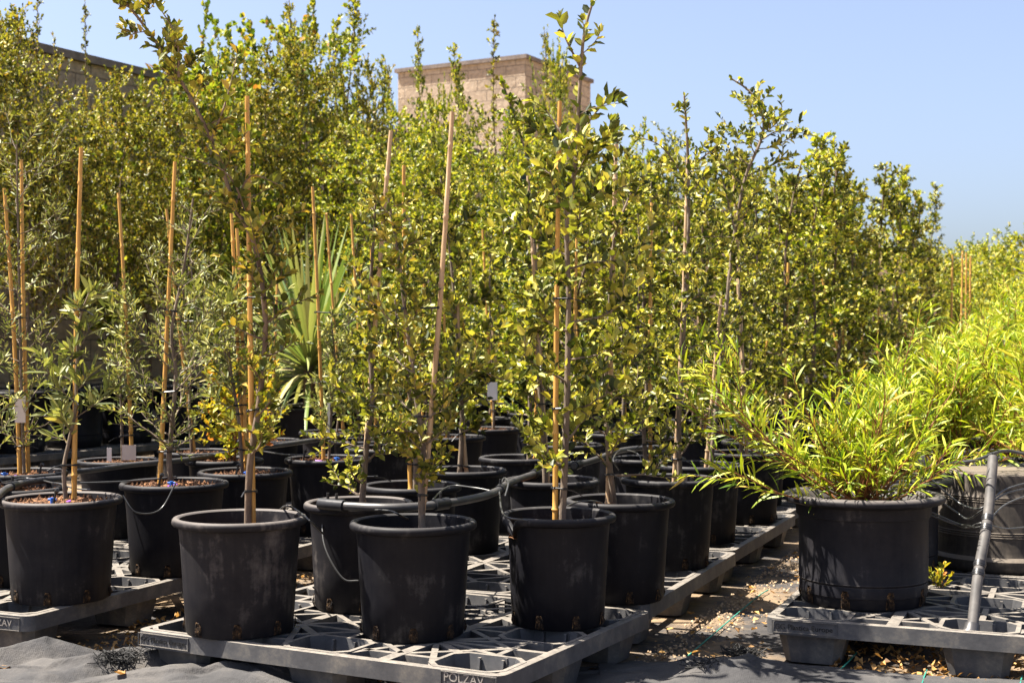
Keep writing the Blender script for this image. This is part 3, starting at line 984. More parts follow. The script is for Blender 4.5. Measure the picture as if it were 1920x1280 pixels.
def soil_mesh(r, z, seed):
    rg = np.random.RandomState(seed)
    nr, na = 9, 40
    V = [(0, 0, z + .012)]
    for i in range(1, nr + 1):
        for k in range(na):
            a = 2 * math.pi * k / na
            rr = r * i / nr
            V.append((rr * math.cos(a), rr * math.sin(a), z + .012 * (1 - (i / nr) ** 2) + rg.normal(0, .0045)))
    fs = [(0, 1 + k, 1 + (k + 1) % na) for k in range(na)]
    for i in range(nr - 1):
        for k in range(na):
            a = 1 + i * na + k; b = 1 + i * na + (k + 1) % na
            fs.append((a, a + na, b + na)); fs.append((a, b + na, b))
    for q in range(150):                      # loose bark crumbs
        a = rg.uniform(0, 6.28); rr = r * math.sqrt(rg.uniform(0, .93)); s = rg.uniform(.004, .011)
        x, y = rr * math.cos(a), rr * math.sin(a)
        i0 = len(V); th = rg.uniform(0, 6.28); h = s * rg.uniform(.5, 1.1)
        c, sn = math.cos(th) * s, math.sin(th) * s
        zz = z + .006
        V += [(x + c, y + sn, zz), (x - sn * .6, y + c * .6, zz + h * .5), (x - c, y - sn, zz), (x + sn * .6, y - c * .6, zz + h * .3), (x, y, zz + h + .006)]
        fs += [(i0, i0 + 1, i0 + 4), (i0 + 1, i0 + 2, i0 + 4), (i0 + 2, i0 + 3, i0 + 4), (i0 + 3, i0, i0 + 4)]
    mb = MB(); mb.v = V; mb.f = fs
    return mb.mesh('soil', M['soil'], 40)

def hole_mesh(r0, z0, w, h, r1):
    """arched drain slot lying on a pot wall"""
    mb = MB()
    n = 6
    out = []
    prof = [(-w / 2, 0), (-w / 2 * .92, h * .7), (-w / 2 * .5, h), (w / 2 * .5, h), (w / 2 * .92, h * .7), (w / 2, 0)]
    def P(x, z, off):
        r = r0 + (r1 - r0) * (z / h) + off
        a = x / r0
        return (r * math.cos(a), r * math.sin(a), z0 + z)
    mb.add([P(x, z, .0012) for x, z in prof], [tuple(range(n))])
    for i in range(n - 1):
        (xa, za), (xb, zb) = prof[i], prof[i + 1]
        s = 1.28
        a, b = P(xa, za, .0025), P(xb, zb, .0025)
        a2, b2 = P(xa * s, za * 1.09, .001), P(xb * s, zb * 1.09, .001)
        mb.add([a, b, b2, a2], [(0, 1, 2, 3), (3, 2, 1, 0)])
    # caught roots
    for q in range(4):
        x = (q - 1.5) * w * .2
        mb.tube([P(x, h * .02, .002), P(x + w * .1, h * .35, .006), P(x - w * .08, h * .7, .003)], [.0022, .0026, .001], 4)
    return mb.mesh('drain_hole', M['root'], 40)

MC = {}
def cached(key, fn):
    if key not in MC:
        MC[key] = fn()
    return MC[key]

def add_pot(root, D, h, soil, seed, holes=True, kind='pot', mat='pot', dent=None, crumbs=0):
    rt = D / 2; rb = rt * (.79 if kind == 'pot' else .755)
    rb = round(rb, 3)
    if kind == 'pot':
        prof = pot_profile(rb, rt, h, soil); nh, hw, hh = 8, .02, .036
    else:
        prof = big_profile(rb, rt, h, soil); nh, hw, hh = 9, .022, .05
    warp = None
    if dent:
        a0, wid, dep, drop = dent
        def warp(p, a, i):
            d = (a - a0 + math.pi) % (2 * math.pi) - math.pi
            g = math.exp(-(d / wid) ** 2)
            zf = max(0, (p[2] / h)) ** 2.2
            k = 1 - dep * g * zf
            zz = p[2] - (drop * g * (1 if p[2] > h * .8 else 0) * zf)
            return (p[0] * k, p[1] * k, zz)
    key = ('potm', kind, rt, h, round(soil, 2), mat, bool(dent))
    def mk():
        return MB().lathe(prof, 56, warp).mesh('pot', M[mat], 40)
    pm = cached(key, mk)
    po = link('pot', pm, root)
    rv = random.Random(seed * 11 + 3)
    po.scale = (1 + rv.uniform(-.012, .012), 1 + rv.uniform(-.012, .012), 1 + rv.uniform(-.012, .012))
    if holes:
        hm = cached(('hole', kind, rt), lambda: hole_mesh(rb + .0005, .004, hw, hh, rb + (rt - .019 - rb) * hh / h + .001))
        off = random.Random(seed).uniform(0, .5)
        for k in range(nh):
            a = 2 * math.pi * (k + off) / nh
            if math.sin(a) > .45:
                continue
            ho = link('drain_hole', hm, po)
            ho.rotation_euler = (0, 0, a)
    inner = rt - .019 if kind == 'pot' else rt - .05
    rs = rb + (inner - rb) * (soil / h) - .004
    sm = cached(('soil', rt, round(soil, 2), seed % 3, kind), lambda: soil_mesh(rs, soil, seed % 3))
    link('soil', sm, root)
    return po

def add_stake(root, base, top, r, seed, mat='bamboo', ties=(), name='bamboo_stake'):
    """bamboo cane with nodes; ties are fractions along it"""
    rg = random.Random(seed)
    base = Vector(base); top = Vector(top)
    n = max(5, int((top - base).length / .04))
    pts, rr = [], []
    bow = Vector((rg.uniform(-1, 1), rg.uniform(-1, 1), 0)) * .008
    node = rg.uniform(.05, .2)
    L = (top - base).length
    nodes = []
    x = node
    while x < L:
        nodes.append(x)
        x += rg.uniform(.15, .24)
    xs = sorted([i * L / n for i in range(n + 1)] + [v + o for v in nodes for o in (-.006, 0, .006) if 0 < v + o < L])
    for x in xs:
        f = x / L
        p = base.lerp(top, f) + bow * math.sin(f * math.pi)
        b = 1.0
        for v in nodes:
            if abs(x - v) < .001:
                b = 1.36
                break
        for v in nodes:
            if x > v + .004:
                p = p + Vector((rg.uniform(-1, 1), rg.uniform(-1, 1), 0)) * .0002
        pts.append(p); rr.append(r * (1 - .25 * f) * b)
    mb = MB().tube(pts, rr, 9)
    o = mb.build(name, M[mat], root, 50)
    for f, to in ties:
        p = base.lerp(top, f)
        q = Vector(to) if to is not None else p + Vector((rg.uniform(-.03, .03), rg.uniform(-.02, .03), rg.uniform(-.01, .01)))
        d = q - p; d.z *= .3
        if d.length < .012:
            d = Vector((.03, .01, 0))
        tb = MB()
        e = d.normalized()
        s = Vector((-e.y, e.x, 0))
        R = r * 1.35
        loop = []
        for k in range(13):
            a = math.pi / 2 + math.pi * k / 12
            loop.append(p + e * math.cos(a) * R + s * math.sin(a) * R + Vector((0, 0, rg.uniform(-.001, .001))))
        for k in range(13):
            a = -math.pi / 2 + math.pi * k / 12
            loop.append(p + d + e * (math.cos(a) * .009 + .0) + s * math.sin(a) * .009)
        loop.append(loop[0])
        tb.tube(loop, .0027, 5)
        tail = [loop[13], loop[13] + e * .03 + s * .012 + Vector((0, 0, -.004)), loop[13] + e * .055 + s * .02 + Vector((0, 0, -.016))]
        tb.tube(tail, .0022, 4)
        for k in range(0, len(loop) - 1, 2):      # links of the chain tie
            tb.tube([loop[k] + Vector((0, 0, -.0035)), loop[k] + Vector((0, 0, .0035))], .0034, 5)
        tb.build('tie', M['tie'], o)
    return o

# ------------------------------------------------------------------ the young trees one can tell apart
RIMH = 0.32
G_ROW = 'young trees in black pots on the pallets'
def plant(px, ry, label, kind='oak', D=.35, soil=.25, seed=1, trunk=(), stakes=(), lo=.25, nb=24, blen=.2, sp=.0125, size=.0285, leaf=None,
          bark='bark_grey', r0=.011, prof=None, holes=True, dent=None, tags=(), emit=False, sub=3, name=None, potmat='pot', tl=.5, up=.3, elev=(-.1, .8), extra=(), h=RIMH, z0=PLZ, thin=2.0):
    Z = F * (CAMH - z0 - h) / (ry - HZ)
    loc = wp(px, ry, Z); loc.z = z0
    root = empty(name or {'oak': 'potted_oak', 'olive': 'potted_olive'}[kind], loc, label, 'potted tree', G_ROW)
    rg = random.Random(seed * 7 + 1)
    if kind == 'olive':
        nb = int(nb * 1.05)
    if kind == 'oak':
        lo = max(.08, lo - .07); sp *= .88; nb = int(nb * .8); sub += 2
    add_pot(root, D, h, soil, seed, holes, 'pot', potmat, dent)
    def lp(x, y, dy=0.0):
        p = wp(x, y, Z + dy); return p - loc
    def lb(x, dy=0.0):
        p = wp(x, 700, Z + dy) - loc; return Vector((p.x, dy, soil - .015))
    # trunk(s)
    oakT = {'oak': (T_OAK, 'oak'), 'olive': (T_OLIVE, 'olive')}[kind]
    dys = [0.02]
    for q in trunk[1:]:
        dys.append(dys[-1] + rg.uniform(-.012, .012))
    pts = [lb(trunk[0], .02)] + [lp(x, y, d) for (x, y), d in zip(trunk[1:], dys[1:])]
    path = smooth_path(pts, 7)
    wood, L = make_tree(rg, path, r0, lo, nb, blen, sp, size, prof, up, .1, elev, sub, tl, thin=thin)
    for e in extra:                              # long single shoots: pixel path with leaves
        ep = smooth_path([lp(x, y, .03 * rg.uniform(-1, 1)) for x, y in e], 6)
        wood.tube(ep, [.004 + (.0012 - .004) * i / (len(ep) - 1) for i in range(len(ep))], 5, False)
        along(ep, rg, L, .013, size * 1.2, .3, .05)
    wood.build('trunk', M[bark], root, 60)
    leaves('crown', L.P, L.D, L.N, L.S, oakT[0], M[leaf or oakT[1]], root)
    for i, (bx, tx, ty, mat) in enumerate(stakes):
        b = lb(bx, .03 + .02 * i); t = lp(tx, ty, .03 + .02 * i)
        ties = []
        for f in ((.12, .3, .55) if i == 0 else (.25,)):
            p = b.lerp(t, f)
            q = min(path, key=lambda v: abs(v.z - p.z))
            if (q - p).length < .12:
                ties.append((f, q))
        add_stake(root, b, t, .0088, seed * 3 + i, mat, ties)
    for (x, y, w, hh, mat) in tags:
        k = Z / F
        c = lp(x, y, -.015)
        mb = MB().box(c.x - w * k / 2, c.x + w * k / 2, c.y - .0008, c.y + .0008, c.z - hh * k / 2, c.z + hh * k / 2)
        mb.build('plant_tag', M[mat], root)
    if emit:
        for q in range(3):
            a = rg.uniform(3.3, 6.1); rr = D * rg.uniform(.12, .3)
            x, y = math.cos(a) * rr, math.sin(a) * rr
            z = soil + .012
            th = rg.uniform(0, 3.1)
            d = Vector((math.cos(th), math.sin(th) * .4, .1))
            c = Vector((x, y, z))
            if q == 0:
                MB().tube([c - d * .028, c + d * .028], .0055, 8).build('drip_emitter', M['purple'], root, 50)
            elif q == 1:
                mb = MB().tube([c, c + Vector((0, 0, .018))], .0065, 8)
                mb.tube([c + Vector((-.013, 0, .012)), c + Vector((.013, 0, .012))], .004, 7)
                mb.build('drip_emitter', M['blue'], root, 50)
            else:
                mb = MB().tube([c - Vector((0, 0, .02)), c + Vector((0.012, 0, .04))], .004, 6)
                mb.tube([c + Vector((.012, 0, .04)), c + Vector((.02, -.004, .046))], .007, 7)
                mb.build('drip_spike', M['tie'], root, 50)
    return root

B, BG = 'bamboo', 'bamboo_grey'
wide_low = lambda g: 1.0 - .8 * g ** 1.2
tall = lambda g: (1.0 if g < .55 else max(.18, 1.0 - (g - .55) * 2.2))
mid = lambda g: .45 + .75 * math.sin(math.pi * min(1, g * 1.05 + .05))

# left rows: olives in soil filled pots
plant(115, 932, 'olive with broad grey leaves in the dusty front left pot, thick bamboo cane', 'olive', .385, .297, 1, (125, (120, 880), (130, 825), (141, 770), (144, 690), (150, 600), (168, 548)), ((139, 152, 277, B),),   .32, 11, .17, .0145, .066, emit=True, potmat='pot_dusty', r0=.008, elev=(.2, 1.0), tl=.6)
plant(34, 884, 'tall thin olive at the left edge with two canes and a pale hanging tag', 'olive', .37, .295, 2, (46, (42, 800), (38, 640), (34, 450), (31, 262)), ((38, 8, 353, B), (54, 40, 299, B)), .14, 36, .3, .012, .0285, emit=True, tags=((38, 767, 20, 50, 'tag_pale'),), r0=.007, elev=(.25, .8), prof=lambda g: .65 + .5 * math.sin(math.pi * g), tl=.7)
plant(22, 913, 'soil filled pot at the left edge, its thin olive leaning out of view', 'olive', .37, .297, 3, (2, (-14, 800), (-30, 640)), (), .3, 10, .12, .014, .04, emit=True, r0=.006)
plant(327, 902, 'olive with a knobbly stump and one straight cane, second pot of the left aisle row', 'olive', .385, .297, 4, (322, (317, 862), (322, 800), (330, 700), (322, 620), (345, 500), (362, 372)), ((299, 328, 303, B),), .2, 32, .24, .012, .0285, emit=True, r0=.012, elev=(.1, .8), prof=mid, tl=.5)
plant(223, 861, 'bushy olive with a kinked cane and a pink tag at its foot', 'olive', .355, .295, 5, (230, (228, 780), (226, 700), (232, 620), (238, 572)), ((248, 222, 362, B),), .22, 22, .2, .011, .044, tags=((242, 848, 26, 28, 'tag_pale'), (205, 852, 9, 26, 'white')), r0=.007, elev=(.2, .9), holes=False)
plant(370, 843, 'olive with a leaning cane and a black printed label, behind the knobbly one', 'olive', .345, .292, 6, (360, (355, 760), (362, 680), (370, 600), (360, 520), (352, 420)), ((366, 312, 392, B),), .25, 24, .2, .012, .0285, tags=((383, 818, 20, 44, 'tie'),), r0=.007, holes=False, prof=mid)
plant(421, 860, 'small oak bush with yellow and orange new shoots in a soil filled pot', 'oak', .335, .295, 7, (440, (442, 820), (450, 790), (470, 760)), (), .1, 22, .24, .011, .032, 'red_shoot', r0=.007, holes=False, elev=(.2, .9), prof=lambda g: 1, bark='twig_red')
plant(460, 882, 'silvery olive with a purple dripper, right behind the large front pot', 'olive', .37, .293, 8, (455, (448, 790), (432, 690), (426, 620), (420, 556)), ((463, 444, 428, B), (459, 434, 400, B)), .3, 30, .22, .0115, .05, emit=True, r0=.008, prof=mid)
plant(615, 856, 'small leaved olive on a long cane with grey tube, fourth in left aisle row', 'olive', .38, .293, 9, (616, (622, 760), (628, 680), (620, 590)), ((607, 586, 350, B),), .18, 24, .14, .0125, .038, emit=True, r0=.007, tags=((616, 790, 5, 70, 'white'),))
plant(718, 838, 'low leafy oak in a soil filled pot, fifth in the left aisle row', 'oak', .375, .29, 10, (712, (708, 760), (700, 680), (690, 590)), ((706, 694, 380, B),), .2, 24, .2, .0125, .034, r0=.007, holes=False)
plant(848, 816, 'young oak in soil filled pot with short lit cane, sixth in left aisle row', 'oak', .362, .29, 11, (842, (835, 740), (815, 640), (800, 480), (792, 400)), ((838, 832, 560, B),), .2, 26, .2, .0125, .038, r0=.008, holes=False)
plant(918, 802, 'pot of red bark soil with a short cut stem and a white label', 'oak', .37, .296, 12, (924, (926, 770), (924, 700), (918, 560), (922, 440)), ((926, 905, 430, B),), .5, 16, .2, .013, .036, r0=.009, holes=False, tags=((923, 733, 19, 34, 'white'),))
plant(680, 824, 'small oak bush in the middle column of the left rows', 'oak', .33, .29, 13, (676, (670, 760), (664, 690), (660, 620)), ((690, 658, 395, B),), .15, 22, .2, .0125, .034, r0=.007, holes=False)
plant(505, 822, 'slim olive in a low soil filled pot beside the orange tipped bush', 'olive', .33, .29, 14, (500, (505, 760), (498, 680), (505, 590)), ((508, 520, 520, B),), .2, 18, .17, .012, .0285, r0=.006, holes=False)
plant(622, 807, 'fine leaved olive in the left column, in front of the yucca pot', 'olive', .37, .29, 15, (630, (640, 740), (652, 660), (655, 560)), ((645, 612, 400, B),), .15, 24, .22, .012, .0285, r0=.006, holes=False)

# front pallet
plant(450, 968, 'tall oak in the large front pot, its bare dark stem bending left skywards', 'oak', .376, .25, 16, (464, (468, 880), (482, 780), (497, 650), (493, 545), (474, 450), (440, 385), (397, 262), (335, 145), (280, 62), (226, -8)), ((475, 463, 180, B),), .2, 44, .15, .0115, .03, 'oak_yellow', 'bark', .011, lambda g: .8 + .3 * math.sin(5 * g), potmat='pot_dusty', tl=.8, sub=2,
      extra=(((397, 262), (425, 185), (445, 100)), ((440, 385), (470, 330), (520, 345)), ((335, 145), (330, 70), (290, 0)), ((474, 450), (430, 330), (330, 290))))
plant(673, 941, 'oak tied to a right leaning cane, in the pot carrying the black pipe end', 'oak', .345, .262, 17, (676, (686, 850), (697, 740), (692, 600), (700, 450), (706, 340)), ((677, 733, 245, BG),), .16, 30, .2, .0125, .0285, None, potmat='pot_dusty', emit=True)
plant(775, 972, 'yellowish oak with a long pale leaning cane, middle pot at the front edge', 'oak', .362, .25, 18, (792, (790, 890), (793, 830), (778, 730), (762, 600), (745, 470), (728, 372)), ((786, 848, 210, BG),), .2, 36, .17, .012, .028, 'oak_yellow', prof=mid)
plant(772, 908, 'dark leaved oak behind the middle front pot, bark clods in its deep pot', 'oak', .35, .262, 19, (780, (778, 820), (765, 720), (748, 640), (740, 560)), ((771, 757, 310, B),), .22, 26, .2, .0125, .0285, holes=False)
plant(1046, 960, 'tallest oak of the front, straight bamboo cane, in the pot with a torn rim', 'oak', .342, .25, 20, (1052, (1060, 850), (1064, 700), (1066, 560), (1064, 420), (1080, 300), (1084, 220), (1090, 120), (1096, 60), (1110, 8)), ((1041, 1050, 190, B),), .12, 52, .25, .0118, .036, None, dent=(math.radians(197), .3, .2, .05), prof=lambda g: (.9 if g < .58 else max(.3, .9 - (g - .58) * 2.8)), r0=.011, tl=.55, thin=.55,
      extra=(((1084, 270), (1110, 220), (1150, 178)), ((1080, 300), (1030, 215), (1000, 190)), ((1090, 130), (1060, 70), (1050, 35))))
plant(1035, 898, 'oak with a grey stem leaning left, in the pot under the pipe bend', 'oak', .35, .25, 21, (1024, (1018, 800), (1010, 700), (1008, 560), (1000, 430), (992, 340)), ((1030, 990, 330, BG),), .22, 28, .2, .0125, .038, holes=False)
plant(872, 878, 'oak with a dark spotted stem beside a thin cane, pot with a blue dripper', 'oak', .335, .25, 22, (860, (866, 800), (862, 700), (852, 560), (838, 420), (826, 330)), ((877, 858, 560, BG),), .25, 28, .2, .0125, .038, holes=False)
plant(970, 855, 'oak with large bright leaves and a shoot leaning up to the tower', 'oak', .34, .25, 23, (991, (994, 760), (992, 600), (1012, 440), (1005, 360), (975, 250), (940, 150)), ((1003, 1010, 350, B),), .22, 30, .2, .0125, .0285, 'oak_bright', holes=False, prof=tall, tl=.9)
plant(1070, 831, 'oak in the pot behind the grey stemmed one, third row from the front', 'oak', .34, .25, 24, (1060, (1055, 740), (1050, 600), (1060, 450), (1055, 340)), ((1078, 1082, 420, B),), .2, 24, .2, .0135, .0285, holes=False)

# aisle column
plant(1162, 932, 'oak with a grey cane and a slanting stem, second pot along the aisle edge', 'oak', .35, .258, 25, (1155, (1141, 850), (1136, 740), (1142, 600), (1152, 450), (1190, 345)), ((1139, 1155, 264, BG),), .2, 36, .21, .012, .0285, potmat='pot')
plant(1255, 895, 'slender oak with a thin top shoot against the sky, third pot along the aisle edge', 'oak', .357, .25, 26, (1276, (1273, 800), (1281, 640), (1290, 480), (1291, 330), (1287, 240), (1283, 180)), ((1262, 1290, 295, BG),), .18, 42, .23, .012, .0285, prof=lambda g: (.95 if g < .6 else max(.3, .95 - (g - .6) * 2.4)), tl=.5, thin=.6,
      extra=(((1290, 340), (1240, 275), (1190, 255)), ((1291, 320), (1330, 285), (1350, 270))))
plant(1311, 867, 'oak with a long curved shoot hooking left against the sky, fourth along the aisle edge', 'oak', .368, .25, 27, (1329, (1342, 780), (1356, 640), (1372, 480), (1396, 340), (1424, 270), (1432, 232), (1420, 190), (1398, 165), (1372, 148)), ((1321, 1352, 560, BG),), .2, 40, .23, .012, .0285, prof=lambda g: (1 if g < .6 else (.8 if g < .64 else .07)), tl=.5, thin=.64,
      extra=(((1428, 262), (1460, 246), (1510, 250)), ((1380, 440), (1352, 320), (1350, 268))))
plant(1397, 845, 'oak behind the willow branches, fifth along the aisle edge', 'oak', .351, .25, 28, (1392, (1386, 760), (1384, 640), (1388, 480), (1382, 330)), ((1401, 1376, 330, BG),), .2, 36, .24, .012, .0285)
plant(1215, 857, 'oak in the half hidden pot between the third and fourth aisle pots', 'oak', .33, .25, 29, (1212, (1204, 760), (1196, 640), (1200, 500), (1196, 400)), ((1220, 1222, 380, B),), .2, 28, .21, .0125, .0285, holes=False)
plant(1415, 826, 'oak with its pale rim showing through the willow leaves, sixth along the aisle edge', 'oak', .34, .25, 30, (1400, (1404, 740), (1412, 600), (1420, 450), (1410, 320)), ((1398, 1378, 360, BG),), .2, 34, .24, .0125, .0285, holes=False)
plant(1155, 812, 'oak with a thick cane in a pale rimmed pot, third row behind the front pallet', 'oak', .33, .25, 31, (1165, (1170, 720), (1166, 600), (1172, 450), (1166, 320)), ((1172, 1165, 420, B),), .2, 32, .24, .0125, .0285, holes=False)
plant(1200, 793, 'oak with two stems in the pot just behind the thick caned one', 'oak', .33, .25, 32, (1208, (1212, 700), (1206, 560), (1216, 430), (1222, 330)), ((1222, 1222, 560, B),), .2, 30, .24, .0135, .0285, holes=False)

# ------------------------------------------------------------------ further rows: a few oaks copied with their parts
def oak_kit(seed, leaf, hgt, nb, blen, lo, size, sp, r0=.011, prof=None, bark='bark', tmpl=T_OVAL, sub=3, pr=.25, **kw):
    rg = random.Random(seed)
    pts = [Vector((0, 0, pr - .02))]
    n = 6
    x = y = 0
    for i in range(1, n + 1):
        x += rg.uniform(-.05, .05) * hgt / 2; y += rg.uniform(-.05, .05) * hgt / 2
        pts.append(Vector((x, y, pr + (hgt - pr) * i / n)))
    path = smooth_path(pts, 6)
    wood, L = make_tree(rg, path, r0, lo, nb, blen, sp, size, prof, .3, .1, (-.1, .85), sub, .6, **kw)
    return wood.mesh('trunk', M[bark], 60), leaves('crown', L.P, L.D, L.N, L.S, tmpl, M[leaf])

FAR = [oak_kit(101 + i, ['oak', 'oak_bright', 'oak', 'oak_yellow', 'oak_bright', 'oak'][i], 1.75, 36, .27, .1, .0315, .0093, sub=5, spires=2, spl=.3) for i in range(6)]
HTOP = {}
def far_oak(loc, top, label, v, seed, D=.35, group='oaks in the rows further back', wide=1.0, kits=None, name='potted_oak', big=False, cat='potted tree', stake=True, base_h=1.75):
    """top: height of the tree top above the ground"""
    rg = random.Random(seed)
    loc = Vector(loc)
    loc.z = PLZ if on_pallet(loc) else .012
    root = empty(name, loc, label, cat, group, rg.uniform(0, 6.28))
    if big:
        add_pot(root, D, .46, .40, seed, False, 'big', 'pot')
    else:
        add_pot(root, D, .32, .25, seed, False)
    tm, cm = (kits or FAR)[v]
    if cm.name not in HTOP:
        q = np.empty(len(cm.vertices) * 3, np.float32)
        cm.vertices.foreach_get('co', q)
        HTOP[cm.name] = float(np.max(q[2::3]))
    k = (top - loc[2]) / HTOP[cm.name]
    for nme, me in (('trunk', tm), ('crown', cm)):
        o = link(nme, me, root)
        o.scale = (k * wide, k * wide, k)
    if stake:
        sm = cached(('stakem', v % 3), lambda: MB().tube([Vector((.03, .02, .2)), Vector((.045 + .02 * (v % 3), .02, .7)), Vector((.03 - .03 * (v % 3), .03, 1.25))], [.0095, .0085, .0075], 8).mesh('bamboo_stake', M['bamboo_grey' if v % 2 else 'bamboo'], 50))
        link('bamboo_stake', sm, root)
    return root
ORD = ['first', 'second', 'third', 'fourth', 'fifth', 'sixth', 'seventh', 'eighth', 'ninth', 'tenth', 'eleventh', 'twelfth', 'thirteenth', 'fourteenth', 'fifteenth', 'sixteenth', 'seventeenth', 'eighteenth', 'nineteenth', 'twentieth']
def zof(p, py):
    return CAMH - (py - HZ) / F * p.y
rgf = random.Random(5)
# (s, t, picture row of the top)
aisle = [(-1.5, 7.55, 300), (-1.52, 8.15, 245), (-1.5, 8.75, 250), (-1.52, 9.35, 325), (-1.5, 10.0, 330), (-1.55, 10.7, 312), (-1.5, 11.4, 305), (-1.55, 12.2, 318), (-1.5, 13.0, 340), (-1.55, 13.8, 395)]
for i, (s, t, py) in enumerate(aisle):
    p = st(s, t, PLZ)
    far_oak(p, zof(p, py), 'leafy young oak along the aisle edge, %s behind the pale rimmed pot' % ORD[i], i % 6, 300 + i, wide=1.15)
midc = [(-1.95, 7.3, 330), (-1.98, 8.0, 270), (-1.95, 8.7, 300), (-1.97, 9.4, 330), (-1.95, 10.1, 335), (-1.97, 10.9, 345), (-1.95, 11.7, 340), (-1.97, 12.6, 350), (-1.95, 13.4, 370)]
for i, (s, t, py) in enumerate(midc):
    p = st(s, t, PLZ)
    far_oak(p, zof(p, py), 'dense oak in the middle column of the aisle pallets, %s from the viewer' % ORD[i], (i + 2) % 6, 330 + i, wide=1.2)
leftc = [(-2.4, 8.9, 330), (-2.38, 9.6, 290), (-2.4, 10.3, 280), (-2.38, 11.1, 300), (-2.4, 11.9, 310), (-2.38, 12.7, 320)]
for i, (s, t, py) in enumerate(leftc):
    p = st(s, t, PLZ)
    far_oak(p, zof(p, py), 'dense oak in the left column of the aisle pallets, %s from the viewer' % ORD[i], (i + 4) % 6, 350 + i, wide=1.2)
lrow = [(-3.2, 8.15, 330), (-3.75, 7.7, 400), (-3.2, 8.85, 300), (-3.7, 8.5, 360), (-3.3, 9.6, 280), (-3.7, 9.3, 310), (-3.25, 10.4, 270), (-3.7, 10.2, 290), (-3.3, 11.2, 280), (-3.7, 11.2, 290)]
for i, (s, t, py) in enumerate(lrow):
    p = st(s, t, PLZ)
    far_oak(p, zof(p, py), 'bushy oak at the back of the left pallet rows, %s going away from the viewer' % ORD[i], (i + 1) % 6, 370 + i, wide=1.15)

# the big leafy mass left of the tower
MASS = [oak_kit(141 + i, ['oak_bright', 'oak_bright', 'oak'][i], 2.6, 46, .5, .08, .036, .0115, .014, lambda g: .6 + .6 * math.sin(math.pi * g), sub=6, spires=4, spl=.4) for i in range(3)]
mass = [(735, 10.2, 258), (800, 11.0, 193), (862, 12.3, 173), (925, 11.4, 198), (985, 10.6, 208), (1045, 11.6, 203), (1105, 12.2, 220), (1165, 12.9, 220), (1225, 12.6, 226), (700, 12.0, 173), (770, 13.0, 163), (1290, 13.2, 240)]
for i, (px, Z, py) in enumerate(mass):
    p = wp(px, 700, Z); p.z = PLZ
    far_oak(p, zof(p, py), 'broad bright green oak in the mass below the tower, ' + ('front' if i < 9 else 'back') + ' rank, %s from left' % ORD[i if i < 9 else i - 9] if i != 0 else 'broad bright green oak nearest the yuccas', i % 3, 400 + i, .42, 'broad oaks under the tower', 1.0, MASS, base_h=2.6, stake=(i % 2 == 0))

# ------------------------------------------------------------------ tall trees along the wall
DENSE = [oak_kit(161 + i, 'tree_small', 3.3, 48, .62, .27, .036, .011, .02, lambda g: .55 + .6 * math.sin(math.pi * min(1, g + .12)), tmpl=T_OVAL, sub=8, pr=.4, spires=4, spl=.45) for i in range(3)]
HEART = [oak_kit(171 + i, 'heart', 3.3, 44, .6, .16, .064, .03, .018, lambda g: .75 + .35 * math.sin(math.pi * g), tmpl=T_HEART, sub=4, pr=.4, spires=4, spl=.7) for i in range(2)]
POPLAR = [oak_kit(181 + i, 'oak_bright', 3.3, 76, .3, .14, .042, .016, .016, lambda g: 1.05 - .85 * g ** 1.6, tmpl=T_OVAL, sub=3, pr=.4) for i in range(2)]
THIN = [oak_kit(191, 'tree_small', 3.3, 56, .3, .14, .037, .016, .014, lambda g: (1.0 if g < .6 else .22), tmpl=T_OVAL, sub=2, pr=.4)]
BRIGHT = [oak_kit(201 + i, 'oak_bright', 3.3, 70, .7, .08, .06, .022, .02, lambda g: .6 + .55 * math.sin(math.pi * g), tmpl=T_OVAL, sub=4, pr=.4, spires=4, spl=.4) for i in range(2)]
KITS = {'b': BRIGHT, 'd': DENSE, 'h': HEART, 'p': POPLAR, 't': THIN}
KN = {'b': 'dense_tree', 'd': 'dense_tree', 'h': 'heart_leaf_tree', 'p': 'poplar', 't': 'slender_tree'}
KL = {'d': 'tall dense small leaved tree', 'h': 'tall round leaved yellowing tree', 'p': 'tall narrow bright green tree', 't': 'slender spire topped tree'}
def wall_tree(px, top, kind, off, i, n, wide=1.0):
    """off: metres from the row of the first pots towards the wall"""
    q = (px - 960) / F
    base = Vector((-3.0, 11.8, 0)) - WN * off
    # intersection of the view line with the row
    a = base.x - q * base.y
    b = WD.x - q * WD.y
    u = -a / b
    p = base + WD * u
    p.z = PLZ
    row = 'front rank before the wall' if off < .5 else 'rear rank against the wall'
    far_oak(p, zof(p, top), KL[kind] + ', %s, %s from the left' % (row, ORD[n]), i % len(KITS[kind]), 500 + i, .54 if off < .5 else .42, 'tall trees along the wall', wide, KITS[kind], KN[kind], True, 'tree', False, 3.3)
fr = [(-75, -28, 'd', 1), (30, 2, 'd', .8), (140, 130, 'd', .9), (236, 115, 'd', .9), (326, 145, 'd', .9), (402, 32, 'h', .8), (480, 77, 'd', .9), (556, 32, 'd', .8), (622, 12, 'p', .8), (680, 105, 'd', .7), (736, 95, 'p', .6), (792, 45, 'p', .5)]
rr_ = [(-30, -68, 'd', 1), (62, -33, 't', .6), (150, -8, 't', .6), (222, 130, 'h', .8), (282, 140, 'd', .9), (362, -3, 'h', .8), (440, 12, 'h', .9), (524, -13, 't', .8), (590, -8, 'h', .8), (648, -43, 'p', .9), (708, 110, 't', .7), (836, 130, 't', 1.0)]
for i, (px, py, k, wd_) in enumerate(fr):
    wall_tree(px, py, k, 0.0, i, i, wd_)
for i, (px, py, k, wd_) in enumerate(rr_):
    wall_tree(px, py, k, 0.85, 20 + i, i, wd_)
